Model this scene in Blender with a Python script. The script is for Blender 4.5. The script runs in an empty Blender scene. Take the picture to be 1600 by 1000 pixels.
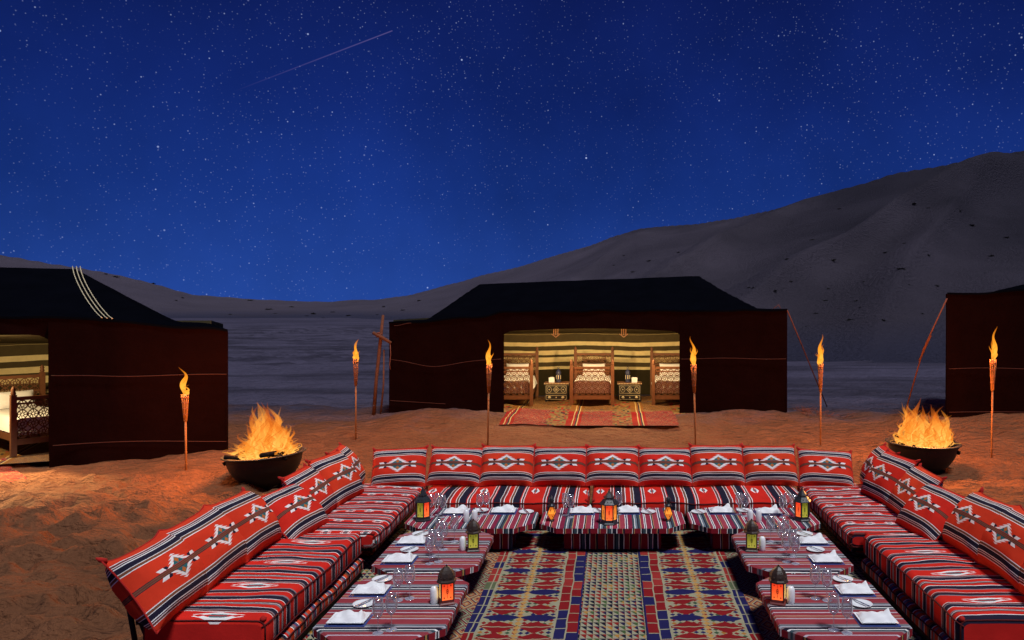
import bpy, math, random
import numpy as np
from mathutils import Vector, Matrix

# ------------------------------------------------------------------ camera, sky, moon, exposure
scene = bpy.context.scene
C = scene.collection
CAM_H, FOC = 2.6, 1200.0            # eye height (m) and focal length in 1600-px-wide pixels
cam_d = bpy.data.cameras.new('camera'); cam = bpy.data.objects.new('camera', cam_d); C.objects.link(cam)
cam.location = (0, 0, CAM_H); cam.rotation_euler = (math.pi / 2, 0, 0)
cam_d.sensor_width = 36.0; cam_d.lens = 36.0 * FOC / 1600.0
cam_d.shift_x = -157.0 / 1600.0; cam_d.shift_y = -20.0 / 1600.0
cam_d.clip_start = 0.1; cam_d.clip_end = 3000
scene.camera = cam
scene.view_settings.view_transform = 'Standard'
scene.view_settings.look = 'None'
scene.view_settings.exposure = 0.0
scene.view_settings.gamma = 1.0
scene.cycles.use_denoising = True
scene.cycles.max_bounces = 5
scene.cycles.transparent_max_bounces = 24
scene.cycles.caustics_reflective = False
scene.cycles.caustics_refractive = False
scene.cycles.sample_clamp_indirect = 4.0

SUN_DIR = Vector((0.22, -0.34, 0.91)).normalized()      # towards the moon
SUN_E = 3.1
sun_d = bpy.data.lights.new('moon', 'SUN'); sun = bpy.data.objects.new('moon', sun_d); C.objects.link(sun)
sun_d.energy = SUN_E; sun_d.angle = math.radians(12); sun_d.color = (0.92, 0.95, 1.0)
sun.rotation_euler = SUN_DIR.to_track_quat('Z', 'Y').to_euler()

# ------------------------------------------------------------------ node expression helpers
class E:
    """a value inside a node tree; arithmetic builds Math nodes"""
    def __init__(s, nt, sock): s.nt, s.s = nt, sock
    def op(s, o, *a):
        n = s.nt.nodes.new('ShaderNodeMath'); n.operation = o
        for i, q in enumerate((s,) + a):
            if isinstance(q, E): s.nt.links.new(q.s, n.inputs[i])
            else: n.inputs[i].default_value = float(q)
        return E(s.nt, n.outputs[0])
    def __add__(s, o): return s.op('ADD', o)
    __radd__ = __add__
    def __sub__(s, o): return s.op('SUBTRACT', o)
    def __rsub__(s, o): return (s * -1.0) + o
    def __mul__(s, o): return s.op('MULTIPLY', o)
    __rmul__ = __mul__
    def __truediv__(s, o): return s.op('DIVIDE', o)
    def __lt__(s, o): return s.op('LESS_THAN', o)
    def __gt__(s, o): return s.op('GREATER_THAN', o)
    def frac(s): return s.op('FRACT')
    def floor(s): return s.op('FLOOR')
    def abs(s): return s.op('ABSOLUTE')
    def sin(s): return s.op('SINE')
    def pow(s, p): return s.op('POWER', p)
    def max(s, o): return s.op('MAXIMUM', o)
    def min(s, o): return s.op('MINIMUM', o)
    def clamp(s):
        r = s.op('ADD', 0.0); r.s.node.use_clamp = True; return r

class M:
    """one material under construction"""
    def __init__(s, name, rough=0.9, spec=0.3):
        s.m = bpy.data.materials.new(name); s.m.use_nodes = True
        s.nt = s.m.node_tree; s.b = s.nt.nodes['Principled BSDF']
        s.b.inputs['Roughness'].default_value = rough
        s.b.inputs['Specular IOR Level'].default_value = spec
        s.tc = None
    def node(s, t): return s.nt.nodes.new(t)
    def coord(s, kind='UV'):
        if s.tc is None: s.tc = s.node('ShaderNodeTexCoord')
        return s.tc.outputs[kind]
    def xyz(s, kind='UV'):
        n = s.node('ShaderNodeSeparateXYZ'); s.nt.links.new(s.coord(kind), n.inputs[0])
        return E(s.nt, n.outputs[0]), E(s.nt, n.outputs[1]), E(s.nt, n.outputs[2])
    def noise(s, scale, detail=3, kind='Object', rough=0.55, vec=None):
        n = s.node('ShaderNodeTexNoise'); n.inputs['Scale'].default_value = scale
        n.inputs['Detail'].default_value = detail; n.inputs['Roughness'].default_value = rough
        s.nt.links.new(vec if vec is not None else s.coord(kind), n.inputs['Vector'])
        return E(s.nt, n.outputs['Fac'])
    def hash(s, a, b):
        c = s.node('ShaderNodeCombineXYZ')
        for i, q in enumerate((a, b)):
            if isinstance(q, E): s.nt.links.new(q.s, c.inputs[i])
            else: c.inputs[i].default_value = q
        w = s.node('ShaderNodeTexWhiteNoise'); w.noise_dimensions = '3D'
        s.nt.links.new(c.outputs[0], w.inputs['Vector'])
        return E(s.nt, w.outputs['Value'])
    def ramp(s, fac, stops, const=True):
        n = s.node('ShaderNodeValToRGB'); r = n.color_ramp
        r.interpolation = 'CONSTANT' if const else 'LINEAR'
        while len(r.elements) < len(stops): r.elements.new(0.5)
        for e, (p, c) in zip(r.elements, stops):
            e.position = p; e.color = tuple(c)[:3] + (1,)
        s.nt.links.new(fac.s, n.inputs[0]); return n.outputs[0]
    def stripes(s, fac, seq):
        """seq: (width, colour) list filling one period; fac in 0..1"""
        tot = sum(w for w, _ in seq); p = 0; st = []
        for w, c in seq: st.append((p / tot, c)); p += w
        return s.ramp(fac, st)
    def mix(s, f, a, b):
        n = s.node('ShaderNodeMix'); n.data_type = 'RGBA'
        for i, q in ((0, f), (6, a), (7, b)):
            if isinstance(q, E): s.nt.links.new(q.s, n.inputs[i])
            elif isinstance(q, bpy.types.NodeSocket): s.nt.links.new(q, n.inputs[i])
            elif i == 0: n.inputs[i].default_value = q
            else: n.inputs[i].default_value = tuple(q)[:3] + (1,)
        return n.outputs[2]
    def scale(s, col, f):
        n = s.node('ShaderNodeVectorMath'); n.operation = 'SCALE'
        s.nt.links.new(col, n.inputs[0])
        if isinstance(f, E): s.nt.links.new(f.s, n.inputs['Scale'])
        else: n.inputs['Scale'].default_value = f
        return n.outputs[0]
    def color(s, c):
        if isinstance(c, bpy.types.NodeSocket): s.nt.links.new(c, s.b.inputs['Base Color'])
        else: s.b.inputs['Base Color'].default_value = tuple(c)[:3] + (1,)
        return s
    def bump(s, h, strength=0.3, dist=0.01):
        n = s.node('ShaderNodeBump'); n.inputs['Strength'].default_value = strength
        n.inputs['Distance'].default_value = dist
        s.nt.links.new(h.s, n.inputs['Height']); s.nt.links.new(n.outputs[0], s.b.inputs['Normal'])
        return s

# ------------------------------------------------------------------ night sky with stars
world = bpy.data.worlds.new('World'); scene.world = world; world.use_nodes = True
wnt = world.node_tree; bg = wnt.nodes['Background']; bg.inputs['Strength'].default_value = 1.0
W = M.__new__(M); W.nt = wnt; W.tc = None
wx, wy, wz = W.xyz('Generated')
sky_col = W.ramp(wz.clamp(), [(0.0, (.0160, .058, .300)), (0.05, (.0130, .048, .262)), (0.14, (.0075, .030, .195)), (0.25, (.0052, .018, .140)), (0.37, (.0042, .0115, .098)), (1.0, (.0035, .009, .075))], const=False)
cl = W.noise(3.0, 5, 'Generated', 0.6)
sky_col = W.scale(sky_col, cl * 1.15 + 0.42)
def star_layer(scale, rad, power, gain):
    v = W.node('ShaderNodeTexVoronoi'); v.feature = 'F1'; v.inputs['Scale'].default_value = scale
    v.inputs['Randomness'].default_value = 1.0
    wnt.links.new(W.coord('Generated'), v.inputs['Vector'])
    d = E(wnt, v.outputs['Distance'])
    sep = W.node('ShaderNodeSeparateColor'); wnt.links.new(v.outputs['Color'], sep.inputs[0])
    br = E(wnt, sep.outputs[0]).pow(power)
    return (1.0 - d / (rad * scale)).clamp() * br * gain
dens = (W.noise(2.2, 3, 'Generated') * 2.2 - 0.45).clamp()
stars = star_layer(60, .0014, 9.0, 1.1) + star_layer(150, .0010, 4.0, .6) * (dens * .9 + .2) + star_layer(260, .00085, 2.0, .34) * dens
stars = stars * (wz > 0.0)
# a shooting star: thin arc on the sphere of directions between two directions of the sky
def px_dir(x, y): return Vector(((x - 957) / FOC, 1.0, (480 - y) / FOC)).normalized()
ma, mb_ = px_dir(365, 143), px_dir(613, 48)
mn = ma.cross(mb_).normalized(); mt = (mb_ - ma).normalized()
def wdot(v): return wx * v.x + wy * v.y + wz * v.z
tpar = (wdot(mt) - ma.dot(mt)) / (mb_.dot(mt) - ma.dot(mt))
meteor = (1.0 - wdot(mn).abs() / .0009).clamp() * (tpar > 0) * (tpar < 1) * (wy > 0) * tpar.clamp() * .085
starcol = W.node('ShaderNodeCombineXYZ')
for i, k in enumerate((.75, .9, 1.25)): wnt.links.new(((stars * k) + meteor * (1.15, .8, 1.5)[i]).s, starcol.inputs[i])
addn = W.node('ShaderNodeVectorMath'); addn.operation = 'ADD'
wnt.links.new(sky_col, addn.inputs[0]); wnt.links.new(starcol.outputs[0], addn.inputs[1])
wnt.links.new(addn.outputs[0], bg.inputs['Color'])

# ------------------------------------------------------------------ object helpers
def tag(o, label=None, cat=None, group=None, kind=None):
    if label: o['label'] = label
    if cat: o['category'] = cat
    if group: o['group'] = group
    if kind: o['kind'] = kind
    return o
def empty(name, loc=(0, 0, 0), rz=0.0, label=None, cat=None, group=None):
    o = bpy.data.objects.new(name, None); C.objects.link(o)
    o.location = loc; o.rotation_euler = (0, 0, rz); o.empty_display_size = .1
    return tag(o, label, cat, group)
def copy_tree(o, parent=None):
    c = o.copy(); C.objects.link(c); c.parent = parent
    for ch in list(o.children): copy_tree(ch, c)
    return c

class MB:
    def __init__(s): s.v, s.f, s.uv, s.mi, s.sm = [], [], [], [], []
    def add(s, vs, fs, uvs=None, mi=0, smooth=False):
        b = len(s.v); s.v.extend(tuple(p) for p in vs)
        for k, f in enumerate(fs):
            s.f.append(tuple(b + i for i in f)); s.mi.append(mi); s.sm.append(smooth)
            s.uv.append(uvs[k] if uvs else [(0, 0)] * len(f))
    def box(s, c, d, rot=None, mi=0):
        x, y, z = d[0] / 2, d[1] / 2, d[2] / 2
        vs = [Vector((a, b_, e)) for e in (-z, z) for b_ in (-y, y) for a in (-x, x)]
        if rot is not None: vs = [rot @ p for p in vs]
        c = Vector(c); vs = [p + c for p in vs]
        fs = [(0, 2, 3, 1), (4, 5, 7, 6), (0, 1, 5, 4), (2, 6, 7, 3), (1, 3, 7, 5), (0, 4, 6, 2)]
        uvs = [[(vs[i][0], vs[i][1]) if k < 2 else ((vs[i][0], vs[i][2]) if k < 4 else (vs[i][1], vs[i][2])) for i in f] for k, f in enumerate(fs)]
        s.add(vs, fs, uvs, mi); return s
    def bar(s, a, b, w, d, up=Vector((0, 1, 0)), mi=0):
        a, b = Vector(a), Vector(b); t = b - a; L = t.length
        if L < 1e-6: return s
        t /= L; y = up - t * up.dot(t)
        y = y.normalized() if y.length > 1e-6 else t.orthogonal().normalized()
        x = y.cross(t); R = Matrix((x, y, t)).transposed()
        return s.box((a + b) / 2, (w, d, L), R, mi)
    def tube(s, path, rad, seg=8, cap=True, mi=0, smooth=True):
        P = [Vector(p) for p in path]; n = len(P)
        R = rad if isinstance(rad, (list, tuple)) else [rad] * n
        vs, fs, uvs = [], [], []; prev = None; acc = 0
        for i, p in enumerate(P):
            t = (P[min(i + 1, n - 1)] - P[max(i - 1, 0)]).normalized()
            if prev is None: prev = t.orthogonal().normalized()
            x = prev - t * prev.dot(t); x = x.normalized() if x.length > 1e-6 else t.orthogonal().normalized()
            prev = x; y = t.cross(x)
            for k in range(seg):
                a = 2 * math.pi * k / seg
                vs.append(p + (x * math.cos(a) + y * math.sin(a)) * R[i])
        for i in range(n - 1):
            L = (P[i + 1] - P[i]).length
            for k in range(seg):
                k2 = (k + 1) % seg
                fs.append((i * seg + k, i * seg + k2, (i + 1) * seg + k2, (i + 1) * seg + k))
                uvs.append([(k / seg, acc), ((k + 1) / seg, acc), ((k + 1) / seg, acc + L), (k / seg, acc + L)])
            acc += L
        if cap:
            fs.append(tuple(range(seg - 1, -1, -1))); uvs.append([(0, 0)] * seg)
            fs.append(tuple((n - 1) * seg + k for k in range(seg))); uvs.append([(0, acc)] * seg)
        s.add(vs, fs, uvs, mi, smooth); return s
    def lathe(s, prof, seg=16, c=(0, 0, 0), mi=0, smooth=True, rot0=0.0):
        vs, fs, uvs = [], [], []
        for r, z in prof:
            for k in range(seg):
                a = 2 * math.pi * k / seg + rot0
                vs.append((c[0] + r * math.cos(a), c[1] + r * math.sin(a), c[2] + z))
        for i in range(len(prof) - 1):
            for k in range(seg):
                k2 = (k + 1) % seg
                fs.append((i * seg + k, i * seg + k2, (i + 1) * seg + k2, (i + 1) * seg + k))
                uvs.append([(k / seg, prof[i][1]), ((k + 1) / seg, prof[i][1]), ((k + 1) / seg, prof[i + 1][1]), (k / seg, prof[i + 1][1])])
        s.add(vs, fs, uvs, mi, smooth); return s
    def grid(s, fn, nu, nv, uvf=None, mi=0, smooth=True, flip=False):
        vs = [fn(i / nu, j / nv) for j in range(nv + 1) for i in range(nu + 1)]
        fs, uvs = [], []
        for j in range(nv):
            for i in range(nu):
                a = j * (nu + 1) + i; q = (a, a + 1, a + nu + 2, a + nu + 1)
                t = [(i, j), (i + 1, j), (i + 1, j + 1), (i, j + 1)]
                if flip: q = q[::-1]; t = t[::-1]
                fs.append(q); uvs.append([uvf(p / nu, r / nv) if uvf else (p / nu, r / nv) for p, r in t])
        s.add(vs, fs, uvs, mi, smooth); return s
    def mesh(s, name, mats):
        me = bpy.data.meshes.new(name); me.from_pydata(s.v, [], s.f)
        ul = me.uv_layers.new(name='UVMap')
        flat = [c for f in s.uv for p in f for c in p]
        ul.data.foreach_set('uv', flat)
        me.polygons.foreach_set('use_smooth', s.sm)
        for m in (mats if isinstance(mats, (list, tuple)) else [mats]): me.materials.append(m)
        me.polygons.foreach_set('material_index', s.mi)
        me.update(); return me
    def build(s, name, mats, parent=None, loc=(0, 0, 0), rot=(0, 0, 0)):
        o = bpy.data.objects.new(name, s.mesh(name, mats)); C.objects.link(o)
        o.location = loc; o.rotation_euler = rot; o.parent = parent
        return o

# value noise in numpy
_rs = np.random.RandomState(7); _tab = _rs.rand(256, 256)
def vnoise(x, y):
    x = np.asarray(x, float); y = np.asarray(y, float)
    xi = np.floor(x).astype(int); yi = np.floor(y).astype(int); fx = x - xi; fy = y - yi
    fx = fx * fx * (3 - 2 * fx); fy = fy * fy * (3 - 2 * fy)
    g = lambda a, b: _tab[a % 256, b % 256]
    return (g(xi, yi) * (1 - fx) + g(xi + 1, yi) * fx) * (1 - fy) + (g(xi, yi + 1) * (1 - fx) + g(xi + 1, yi + 1) * fx) * fy - .5
def fbm(x, y, o=4):
    r = 0; a = 1
    for k in range(o): r = r + a * vnoise(x * 2 ** k + 17 * k, y * 2 ** k + 31 * k); a *= .5
    return r
def sm01(t): t = np.clip(t, 0, 1); return t * t * (3 - 2 * t)

# ------------------------------------------------------------------ materials
RED, ORG, NAVY, WHT, MAU, TEAL = (.60, .022, .014), (.66, .060, .018), (.018, .015, .030), (.78, .74, .70), (.15, .040, .036), (.02, .13, .14)
BRN, GRY, MAR = (.19, .07, .035), (.22, .17, .18), (.20, .012, .018)

def cloth_finish(m, col, weave=900, var=.25, bump=.25, dirt=6):
    n = m.noise(dirt, 4); col = m.scale(col, n * var * 2 + (1 - var))
    m.color(col); w = m.noise(weave, 1, 'Object')
    m.bump(w * .5 + m.noise(22, 3) * 1.2, bump, .006)
    m.b.inputs['Specular IOR Level'].default_value = .06
    return m.m

def mat_pillow(name):
    m = M(name, .92, .15); u, v, _ = m.xyz('UV')
    oi = m.node('ShaderNodeObjectInfo'); rnd = E(m.nt, oi.outputs['Random'])
    red = m.mix(rnd.pow(1.6) * .8, RED, ORG)
    seq = [(.085, None), (.007, WHT), (.024, MAU), (.005, WHT), (.010, MAU), (.006, NAVY), (.010, WHT), (.062, NAVY), (.009, WHT), (.026, BRN), (.006, NAVY), (.010, WHT), (.205, None),
           (.008, NAVY), (.016, BRN), (.012, MAU), (.016, BRN), (.008, NAVY)]
    full = seq + [seq[12]] + seq[:12][::-1]
    tot = sum(w for w, _ in full); p = 0; st, mk = [], []
    for w, c in full:
        st.append((p / tot, c or (0, 0, 0))); mk.append((p / tot, (1, 1, 1) if c is None else (0, 0, 0))); p += w
    vv = v + (m.noise(6, 2, 'Object') - .5) * .006
    bandc = m.ramp(vv, st); mask = m.ramp(vv, mk)
    msk = m.node('ShaderNodeSeparateColor'); m.nt.links.new(mask, msk.inputs[0])
    col = m.mix(E(m.nt, msk.outputs[0]), bandc, red)
    # stepped eight-pointed emblem either side of the middle band
    x = (u.frac() - .5).abs() * .88; y = (v - .5).abs() * .86; yb = y - .028
    on = (yb > 0.0)
    step = .038
    row = (yb / step).floor(); fy = (yb / step).frac()
    wid = .200 - row * .050 - fy * .105      # saw-tooth outline
    ins = (x < wid) * on * (row < 3.5) * ((x > wid - .075) + (row > 1.5)).min(1.0)
    teal = (x < .098 - yb * 1.15) * on
    od = (x / .034 + (yb - .042).abs() / .036) < 1.0
    s_ = x - yb * .55
    arm_d = (s_ > .165) * (s_ < .215) * on * (yb < .038)
    arm_w = (s_ > .215) * (s_ < .290) * on * (yb < .038)
    for f, c in ((arm_d, NAVY), (arm_w, WHT), (ins, WHT), (teal, TEAL), (od, (.5, .14, .03))): col = m.mix(f, col, c)
    return cloth_finish(m, col)

def mat_striped(name, period, seq, emblem=None, axis=0, var=.25, jitter=.004, rough=.92, redmix=None):
    """stripes whose sequence runs along UV axis (metres); optional row of stepped white lozenges"""
    m = M(name, rough, .15); uv = m.xyz('UV'); a, b = uv[axis], uv[1 - axis]
    a2 = a + (m.noise(9, 2) - .5) * jitter * 2
    col = m.stripes((a2 / period).frac(), seq)
    if emblem:
        ctr, hw, rep, ph, c1 = emblem                      # centre in the period (m), half width, repeat across
        y = ((a / period).frac() * period - ctr).abs()
        x = (((b + ph) / rep).frac() - .5).abs() * rep
        lim = hw * (1.0 - (y / .05).floor() * 0.0) - y * (hw / .052)
        saw = ((x / (hw * .28)).frac() - .5).abs() * .022
        ins = (x < lim) * (y > .005 + saw) * (y < .05)
        col = m.mix(ins, col, c1)
        col = m.mix((x < lim * .35) * (y > .005) * (y < .02), col, TEAL)
    return cloth_finish(m, col, var=var)

m_pillow = mat_pillow('pillow_cloth')
def plain(name, c, rough=.9, spec=.2, var=.25, nscale=8, bump=.15, bscale=60, metal=0.0):
    m = M(name, rough, spec); n = m.noise(nscale, 4)
    m.color(m.mix(n, tuple(k * (1 - var) for k in c), tuple(min(1, k * (1 + var)) for k in c)))
    m.bump(m.noise(bscale, 3), bump, .004); m.b.inputs['Metallic'].default_value = metal
    return m.m
m_redcloth = plain('red_end_cloth', (.56, .018, .014), .92, .1, .3, 5, .3, 40)
m_piping = plain('dark_piping', (.10, .012, .012), .9)
m_redpiping = plain('red_piping', (.38, .016, .012), .9)
m_mat_back = mat_striped('back_mattress_stripes', .62, [(.20, RED), (.007, WHT), (.022, MAU), (.007, WHT), (.012, RED), (.075, NAVY), (.007, WHT), (.03, MAU), (.008, WHT), (.055, RED), (.007, WHT), (.022, BRN), (.007, WHT), (.075, NAVY), (.012, RED), (.007, WHT), (.02, MAU), (.007, WHT)], (.095, .15, 9.0, 4.5 - .40, WHT))
m_mat_side = mat_striped('side_mattress_stripes', .56, [(.10, RED), (.006, WHT), (.018, MAU), (.012, GRY), (.045, NAVY), (.007, WHT), (.045, RED), (.018, GRY), (.006, WHT), (.018, MAU), (.045, RED), (.007, WHT), (.055, NAVY), (.018, GRY), (.06, RED), (.006, WHT), (.018, MAU), (.03, NAVY), (.014, GRY), (.03, RED)], (.045, .24, 9.0, 4.5 - .36, WHT))
m_mat_far = mat_striped('far_mattress_stripes', .36, [(.06, RED), (.01, WHT), (.02, GRY), (.02, NAVY), (.02, MAU), (.025, RED), (.012, GRY), (.015, NAVY), (.01, WHT), (.03, RED), (.02, GRY), (.02, NAVY), (.012, WHT), (.03, RED), (.02, MAU), (.018, NAVY), (.018, RED)], (.03, .07, .20, .0, WHT))
m_base = mat_striped('base_cushion_stripes', .34, [(.06, ORG), (.01, WHT), (.035, GRY), (.01, RED), (.04, (.08, .08, .16)), (.01, WHT), (.045, ORG), (.03, BRN), (.035, NAVY), (.01, WHT), (.03, RED), (.03, GRY)])
PK, TB = (.28, .040, .050), (.045, .070, .085)
m_tab_side = mat_striped('side_table_cloth', .40, [(.05, PK), (.012, (.45, .38, .42)), (.03, (.30, .07, .06)), (.008, (.45, .30, .20)), (.04, PK), (.012, (.5, .42, .47)), (.035, (.26, .04, .05)), (.012, GRY), (.016, TB), (.01, WHT), (.02, NAVY), (.01, GRY), (.018, (.35, .35, .38)), (.01, TB), (.012, GRY), (.02, PK)], var=.2, axis=1)
m_tab_back = mat_striped('back_table_cloth', .36, [(.05, (.30, .035, .06)), (.006, WHT), (.012, NAVY), (.006, (.5, .3, .12)), (.05, (.34, .05, .07)), (.008, WHT), (.014, (.05, .03, .08)), (.008, WHT), (.045, (.22, .02, .05)), (.02, TB), (.008, WHT), (.02, (.16, .20, .23)), (.012, NAVY), (.02, TB), (.008, (.5, .3, .12)), (.03, (.30, .035, .06)), (.008, WHT), (.008, NAVY), (.008, WHT)], var=.2)
m_skirt = mat_striped('table_skirt_cloth', .36, [(.07, (.22, .012, .022)), (.006, WHT), (.014, NAVY), (.006, (.5, .3, .12)), (.06, (.24, .016, .026)), (.008, WHT), (.014, (.02, .02, .03)), (.03, TB), (.008, WHT), (.04, NAVY), (.008, WHT), (.05, (.22, .012, .022)), (.006, (.5, .3, .12)), (.02, NAVY)], var=.2)
m_rim = mat_striped('table_rim_cloth', .30, [(.06, (.26, .018, .024)), (.008, NAVY), (.016, (.42, .24, .07)), (.012, NAVY), (.05, (.28, .02, .028)), (.01, WHT), (.012, NAVY), (.01, WHT), (.05, (.24, .016, .024)), (.02, GRY), (.02, TB), (.016, GRY)], var=.2)

def mat_tri(name):
    m = M(name, .95, .1); x, y, _ = m.xyz('UV'); CR = (.32, .29, .19)
    x = x + (m.noise(5, 2) - .5) * .016; y = y + (m.noise(4, 2) - .5) * .02
    cx, cy = .052, .078
    i, j = (x / cx).floor(), (y / cy).floor(); fx, fy = (x / cx).frac(), (y / cy).frac()
    d = (x.abs() / .30 + ((y / .84).frac() - .5).abs() * 2.0) * 5.0
    h = m.hash(i, j) * .8 + d.floor() * .37
    pal = m.ramp(h.frac(), [(0, (.02, .015, .05)), (.28, (.06, .10, .035)), (.44, (.24, .018, .016)), (.68, (.40, .19, .04)), (.78, (.012, .012, .02))])
    triA = m.mix(fx + fy < 1.0, pal, CR)
    # diamond strips beside the tables
    dx = ((x / .15).frac() - .5).abs() * 2 + ((y / .22).frac() - .5).abs() * 2
    hr = m.hash((y / .44).floor(), (x / .9).floor())
    zc = m.ramp((dx * 1.5 + hr * .15).frac(), [(0, CR), (.28, (.04, .08, .03)), (.48, CR), (.62, (.22, .018, .018)), (.85, (.02, .015, .04))])
    zc2 = m.ramp((dx * 1.5).frac(), [(0, CR), (.3, (.42, .13, .02)), (.55, CR), (.64, (.22, .018, .018)), (.86, (.03, .02, .03))])
    zz = m.mix(hr > .5, zc, zc2)
    ax = x.abs(); out = (ax > 1.1) * (ax < 1.72)
    col = m.mix(out, triA, zz)
    return cloth_finish(m, col, 500, .22, .5)
def mat_runner(name):
    m = M(name, .95, .1); x, y, _ = m.xyz('UV'); CR = (.31, .28, .175)
    x = x + (m.noise(7, 2) - .5) * .012 + (m.noise(1.6, 2) - .5) * .05; y = y + (m.noise(6, 2) - .5) * .02 + (m.noise(2.3, 2) - .5) * .07
    q = .011; xq = (x / q).floor() * q
    R_, B_ = (.22, .012, .014), (.018, .016, .075)
    a = ((xq - .405).abs() / .305).min(1.0); l = ((a - .5).abs() * 2).min(1.0)
    yp = (y / .58).frac()
    # speckled cream ground
    fx, fy = (x / .054).frac(), (y / .060).frac()
    dd = (fx - .5).abs() + (fy - .5).abs()
    hc = m.hash((x / .054).floor(), (y / .060).floor())
    spk = m.ramp(hc, [(0, B_), (.26, (.04, .08, .04)), (.42, R_), (.76, (.36, .15, .03)), (.9, CR)])
    col = m.mix(dd < .43, CR, spk)
    wob = (l * 7.0).sin() * .01
    for c0 in (.31, .69):
        t = (yp - c0 + wob).abs()
        col = m.mix(t < (1.0 - l) * .195 + ((l * 9.0).frac() - .5).abs() * .02, col, R_)
        col = m.mix((t < .014) * (l < .85), col, CR)
    tb = ((yp + .5).frac() - .5).abs()
    col = m.mix(tb < (1.0 - l * l) * .105 + .006, col, B_)
    spd = (a / .10 + ((y / .075).frac() - .5).abs() * 2) < 1.0
    col = m.mix(spd, col, (.45, .24, .07))
    # borders of blocks
    brd = ((x < .1) + (x > .71)).min(1.0)
    ci = (x / .1).floor(); hb = m.hash(ci, (y / .19 + ci * .37).floor())
    blk = m.ramp(hb, [(0, B_), (.42, R_), (.74, (.30, .03, .025)), (.93, (.10, .12, .06))])
    zig = ((y / .19 + ci * .37).frac() - .07) < 0.0
    blk = m.mix(zig, blk, CR)
    col = m.mix(brd, col, blk)
    ln = ((x - .1).abs() < .007) + ((x - .71).abs() < .007) + ((x - .805).abs() < .006) + ((x - .055).abs() < .006)
    col = m.mix(ln.min(1.0), col, CR)
    col = m.mix(x > .895, col, B_)
    return cloth_finish(m, col, 500, .22, .5)
def mat_tentrug(name, gold):
    m = M(name, .95, .1); x, y, _ = m.xyz('UV')
    CR = (.34, .24, .10); R_ = (.19, .008, .007) if not gold else (.15, .06, .015)
    xb = (x / 1.45).frac()
    med = m.hash((x / .05).floor(), (y / .05).floor())
    medc = m.ramp(med, [(0, (.13, .085, .03)), (.35, (.18, .015, .012)), (.6, (.02, .02, .02)), (.75, (.17, .10, .035))])
    ed = m.stripes(xb, [(.36, (0, 0, 0)), (.015, CR), (.03, R_), (.02, (.03, .02, .03)), (.012, CR), (.03, R_), (.015, CR), (.02, (.03, .02, .03)), (.015, CR), (.55, (0, 0, 0))])
    chev = (((y / .33).frac() - .5).abs() * 2 + ((x / .5).frac() - .5).abs())
    redc = m.mix((chev * 3).frac() < .3, R_, (.035, .02, .03))
    redc = m.mix(((chev * 3).frac() > .3) * ((chev * 3).frac() < .4), redc, CR)
    base = m.mix(xb < .30, redc, medc)
    line = ((xb > .30) * (xb < .52))
    strip = m.stripes(xb, [(.31, R_), (.012, CR), (.025, R_), (.02, (.03, .02, .03)), (.012, CR), (.05, R_), (.014, CR), (.02, (.03, .02, .03)), (.03, R_), (.012, CR), (.3, R_)])
    base = m.mix(line, base, strip)
    base = m.mix((m.noise(30, 2) > .62) * .6, base, (.10, .05, .03))
    return cloth_finish(m, base, 300, .3, .4)
m_tri, m_runner, m_trug, m_grug = mat_tri('triangle_rug'), mat_runner('kilim_runner'), mat_tentrug('tent_rug_red', False), mat_tentrug('tent_rug_gold', True)

def mat_sand(name, c, big=1.2, bumpd=.03, ripple=1.0, far=None, dune=False):
    m = M(name, .95, .1)
    n1 = m.noise(big, 5); n2 = m.noise(22, 4); n3 = m.noise(260, 2)
    f = n1 * .6 + n2 * .35 + n3 * .25
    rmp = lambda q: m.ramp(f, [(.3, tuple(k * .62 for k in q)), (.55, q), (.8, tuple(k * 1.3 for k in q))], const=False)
    if far:      # blue sky light painted into the sand colour beyond the trodden red floor of the camp
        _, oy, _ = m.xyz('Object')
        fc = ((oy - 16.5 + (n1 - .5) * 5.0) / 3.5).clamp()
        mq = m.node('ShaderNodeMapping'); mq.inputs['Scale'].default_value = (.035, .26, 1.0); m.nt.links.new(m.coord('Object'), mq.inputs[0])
        bands = ((m.noise(1.0, 4, vec=mq.outputs[0]) - .5).abs() * 11).clamp()  # shade of the terraces painted in as dark streaks
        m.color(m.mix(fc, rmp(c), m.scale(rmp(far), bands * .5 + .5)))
    elif dune:   # night light painted in: western slopes lighter, eastern slope darker, foot tinted blue
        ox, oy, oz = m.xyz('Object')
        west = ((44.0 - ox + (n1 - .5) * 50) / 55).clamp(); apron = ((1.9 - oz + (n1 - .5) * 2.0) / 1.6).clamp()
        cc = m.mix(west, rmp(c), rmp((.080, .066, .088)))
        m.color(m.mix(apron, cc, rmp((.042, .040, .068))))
    else: m.color(rmp(c))
    mp = m.node('ShaderNodeMapping'); mp.inputs['Scale'].default_value = (1.0, 2.0, 1.0)
    m.nt.links.new(m.coord('Object'), mp.inputs[0])
    rip = m.noise(3.2, 4, vec=mp.outputs[0])
    m.bump(rip * ripple + m.noise(9, 3, vec=mp.outputs[0]) * .2 * ripple + n2 * .10 + m.noise(110, 3) * .06, 1.0, bumpd)
    return m.m
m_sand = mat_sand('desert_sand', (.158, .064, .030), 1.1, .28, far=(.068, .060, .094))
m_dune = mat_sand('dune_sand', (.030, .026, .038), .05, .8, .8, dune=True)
m_tent = (lambda m: (m.color(m.scale(m.mix(m.noise(2.2, 4), (.0045, .0014, .0013), (.0088, .0027, .0023)), m.noise(90, 2) * .8 + .6)), m.bump(m.noise(140, 2) * .4 + m.noise(3, 3) * 3.0, .5, .02), m.m)[-1])(M('tent_wool_brown', 1.0, .0))
m_roof = plain('tent_roof_black', (.0018, .0020, .0036), 1.0, .0, .4, 2, .3, 90)
OLV, CRM = (.075, .058, .028), (.72, .60, .30)
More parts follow.
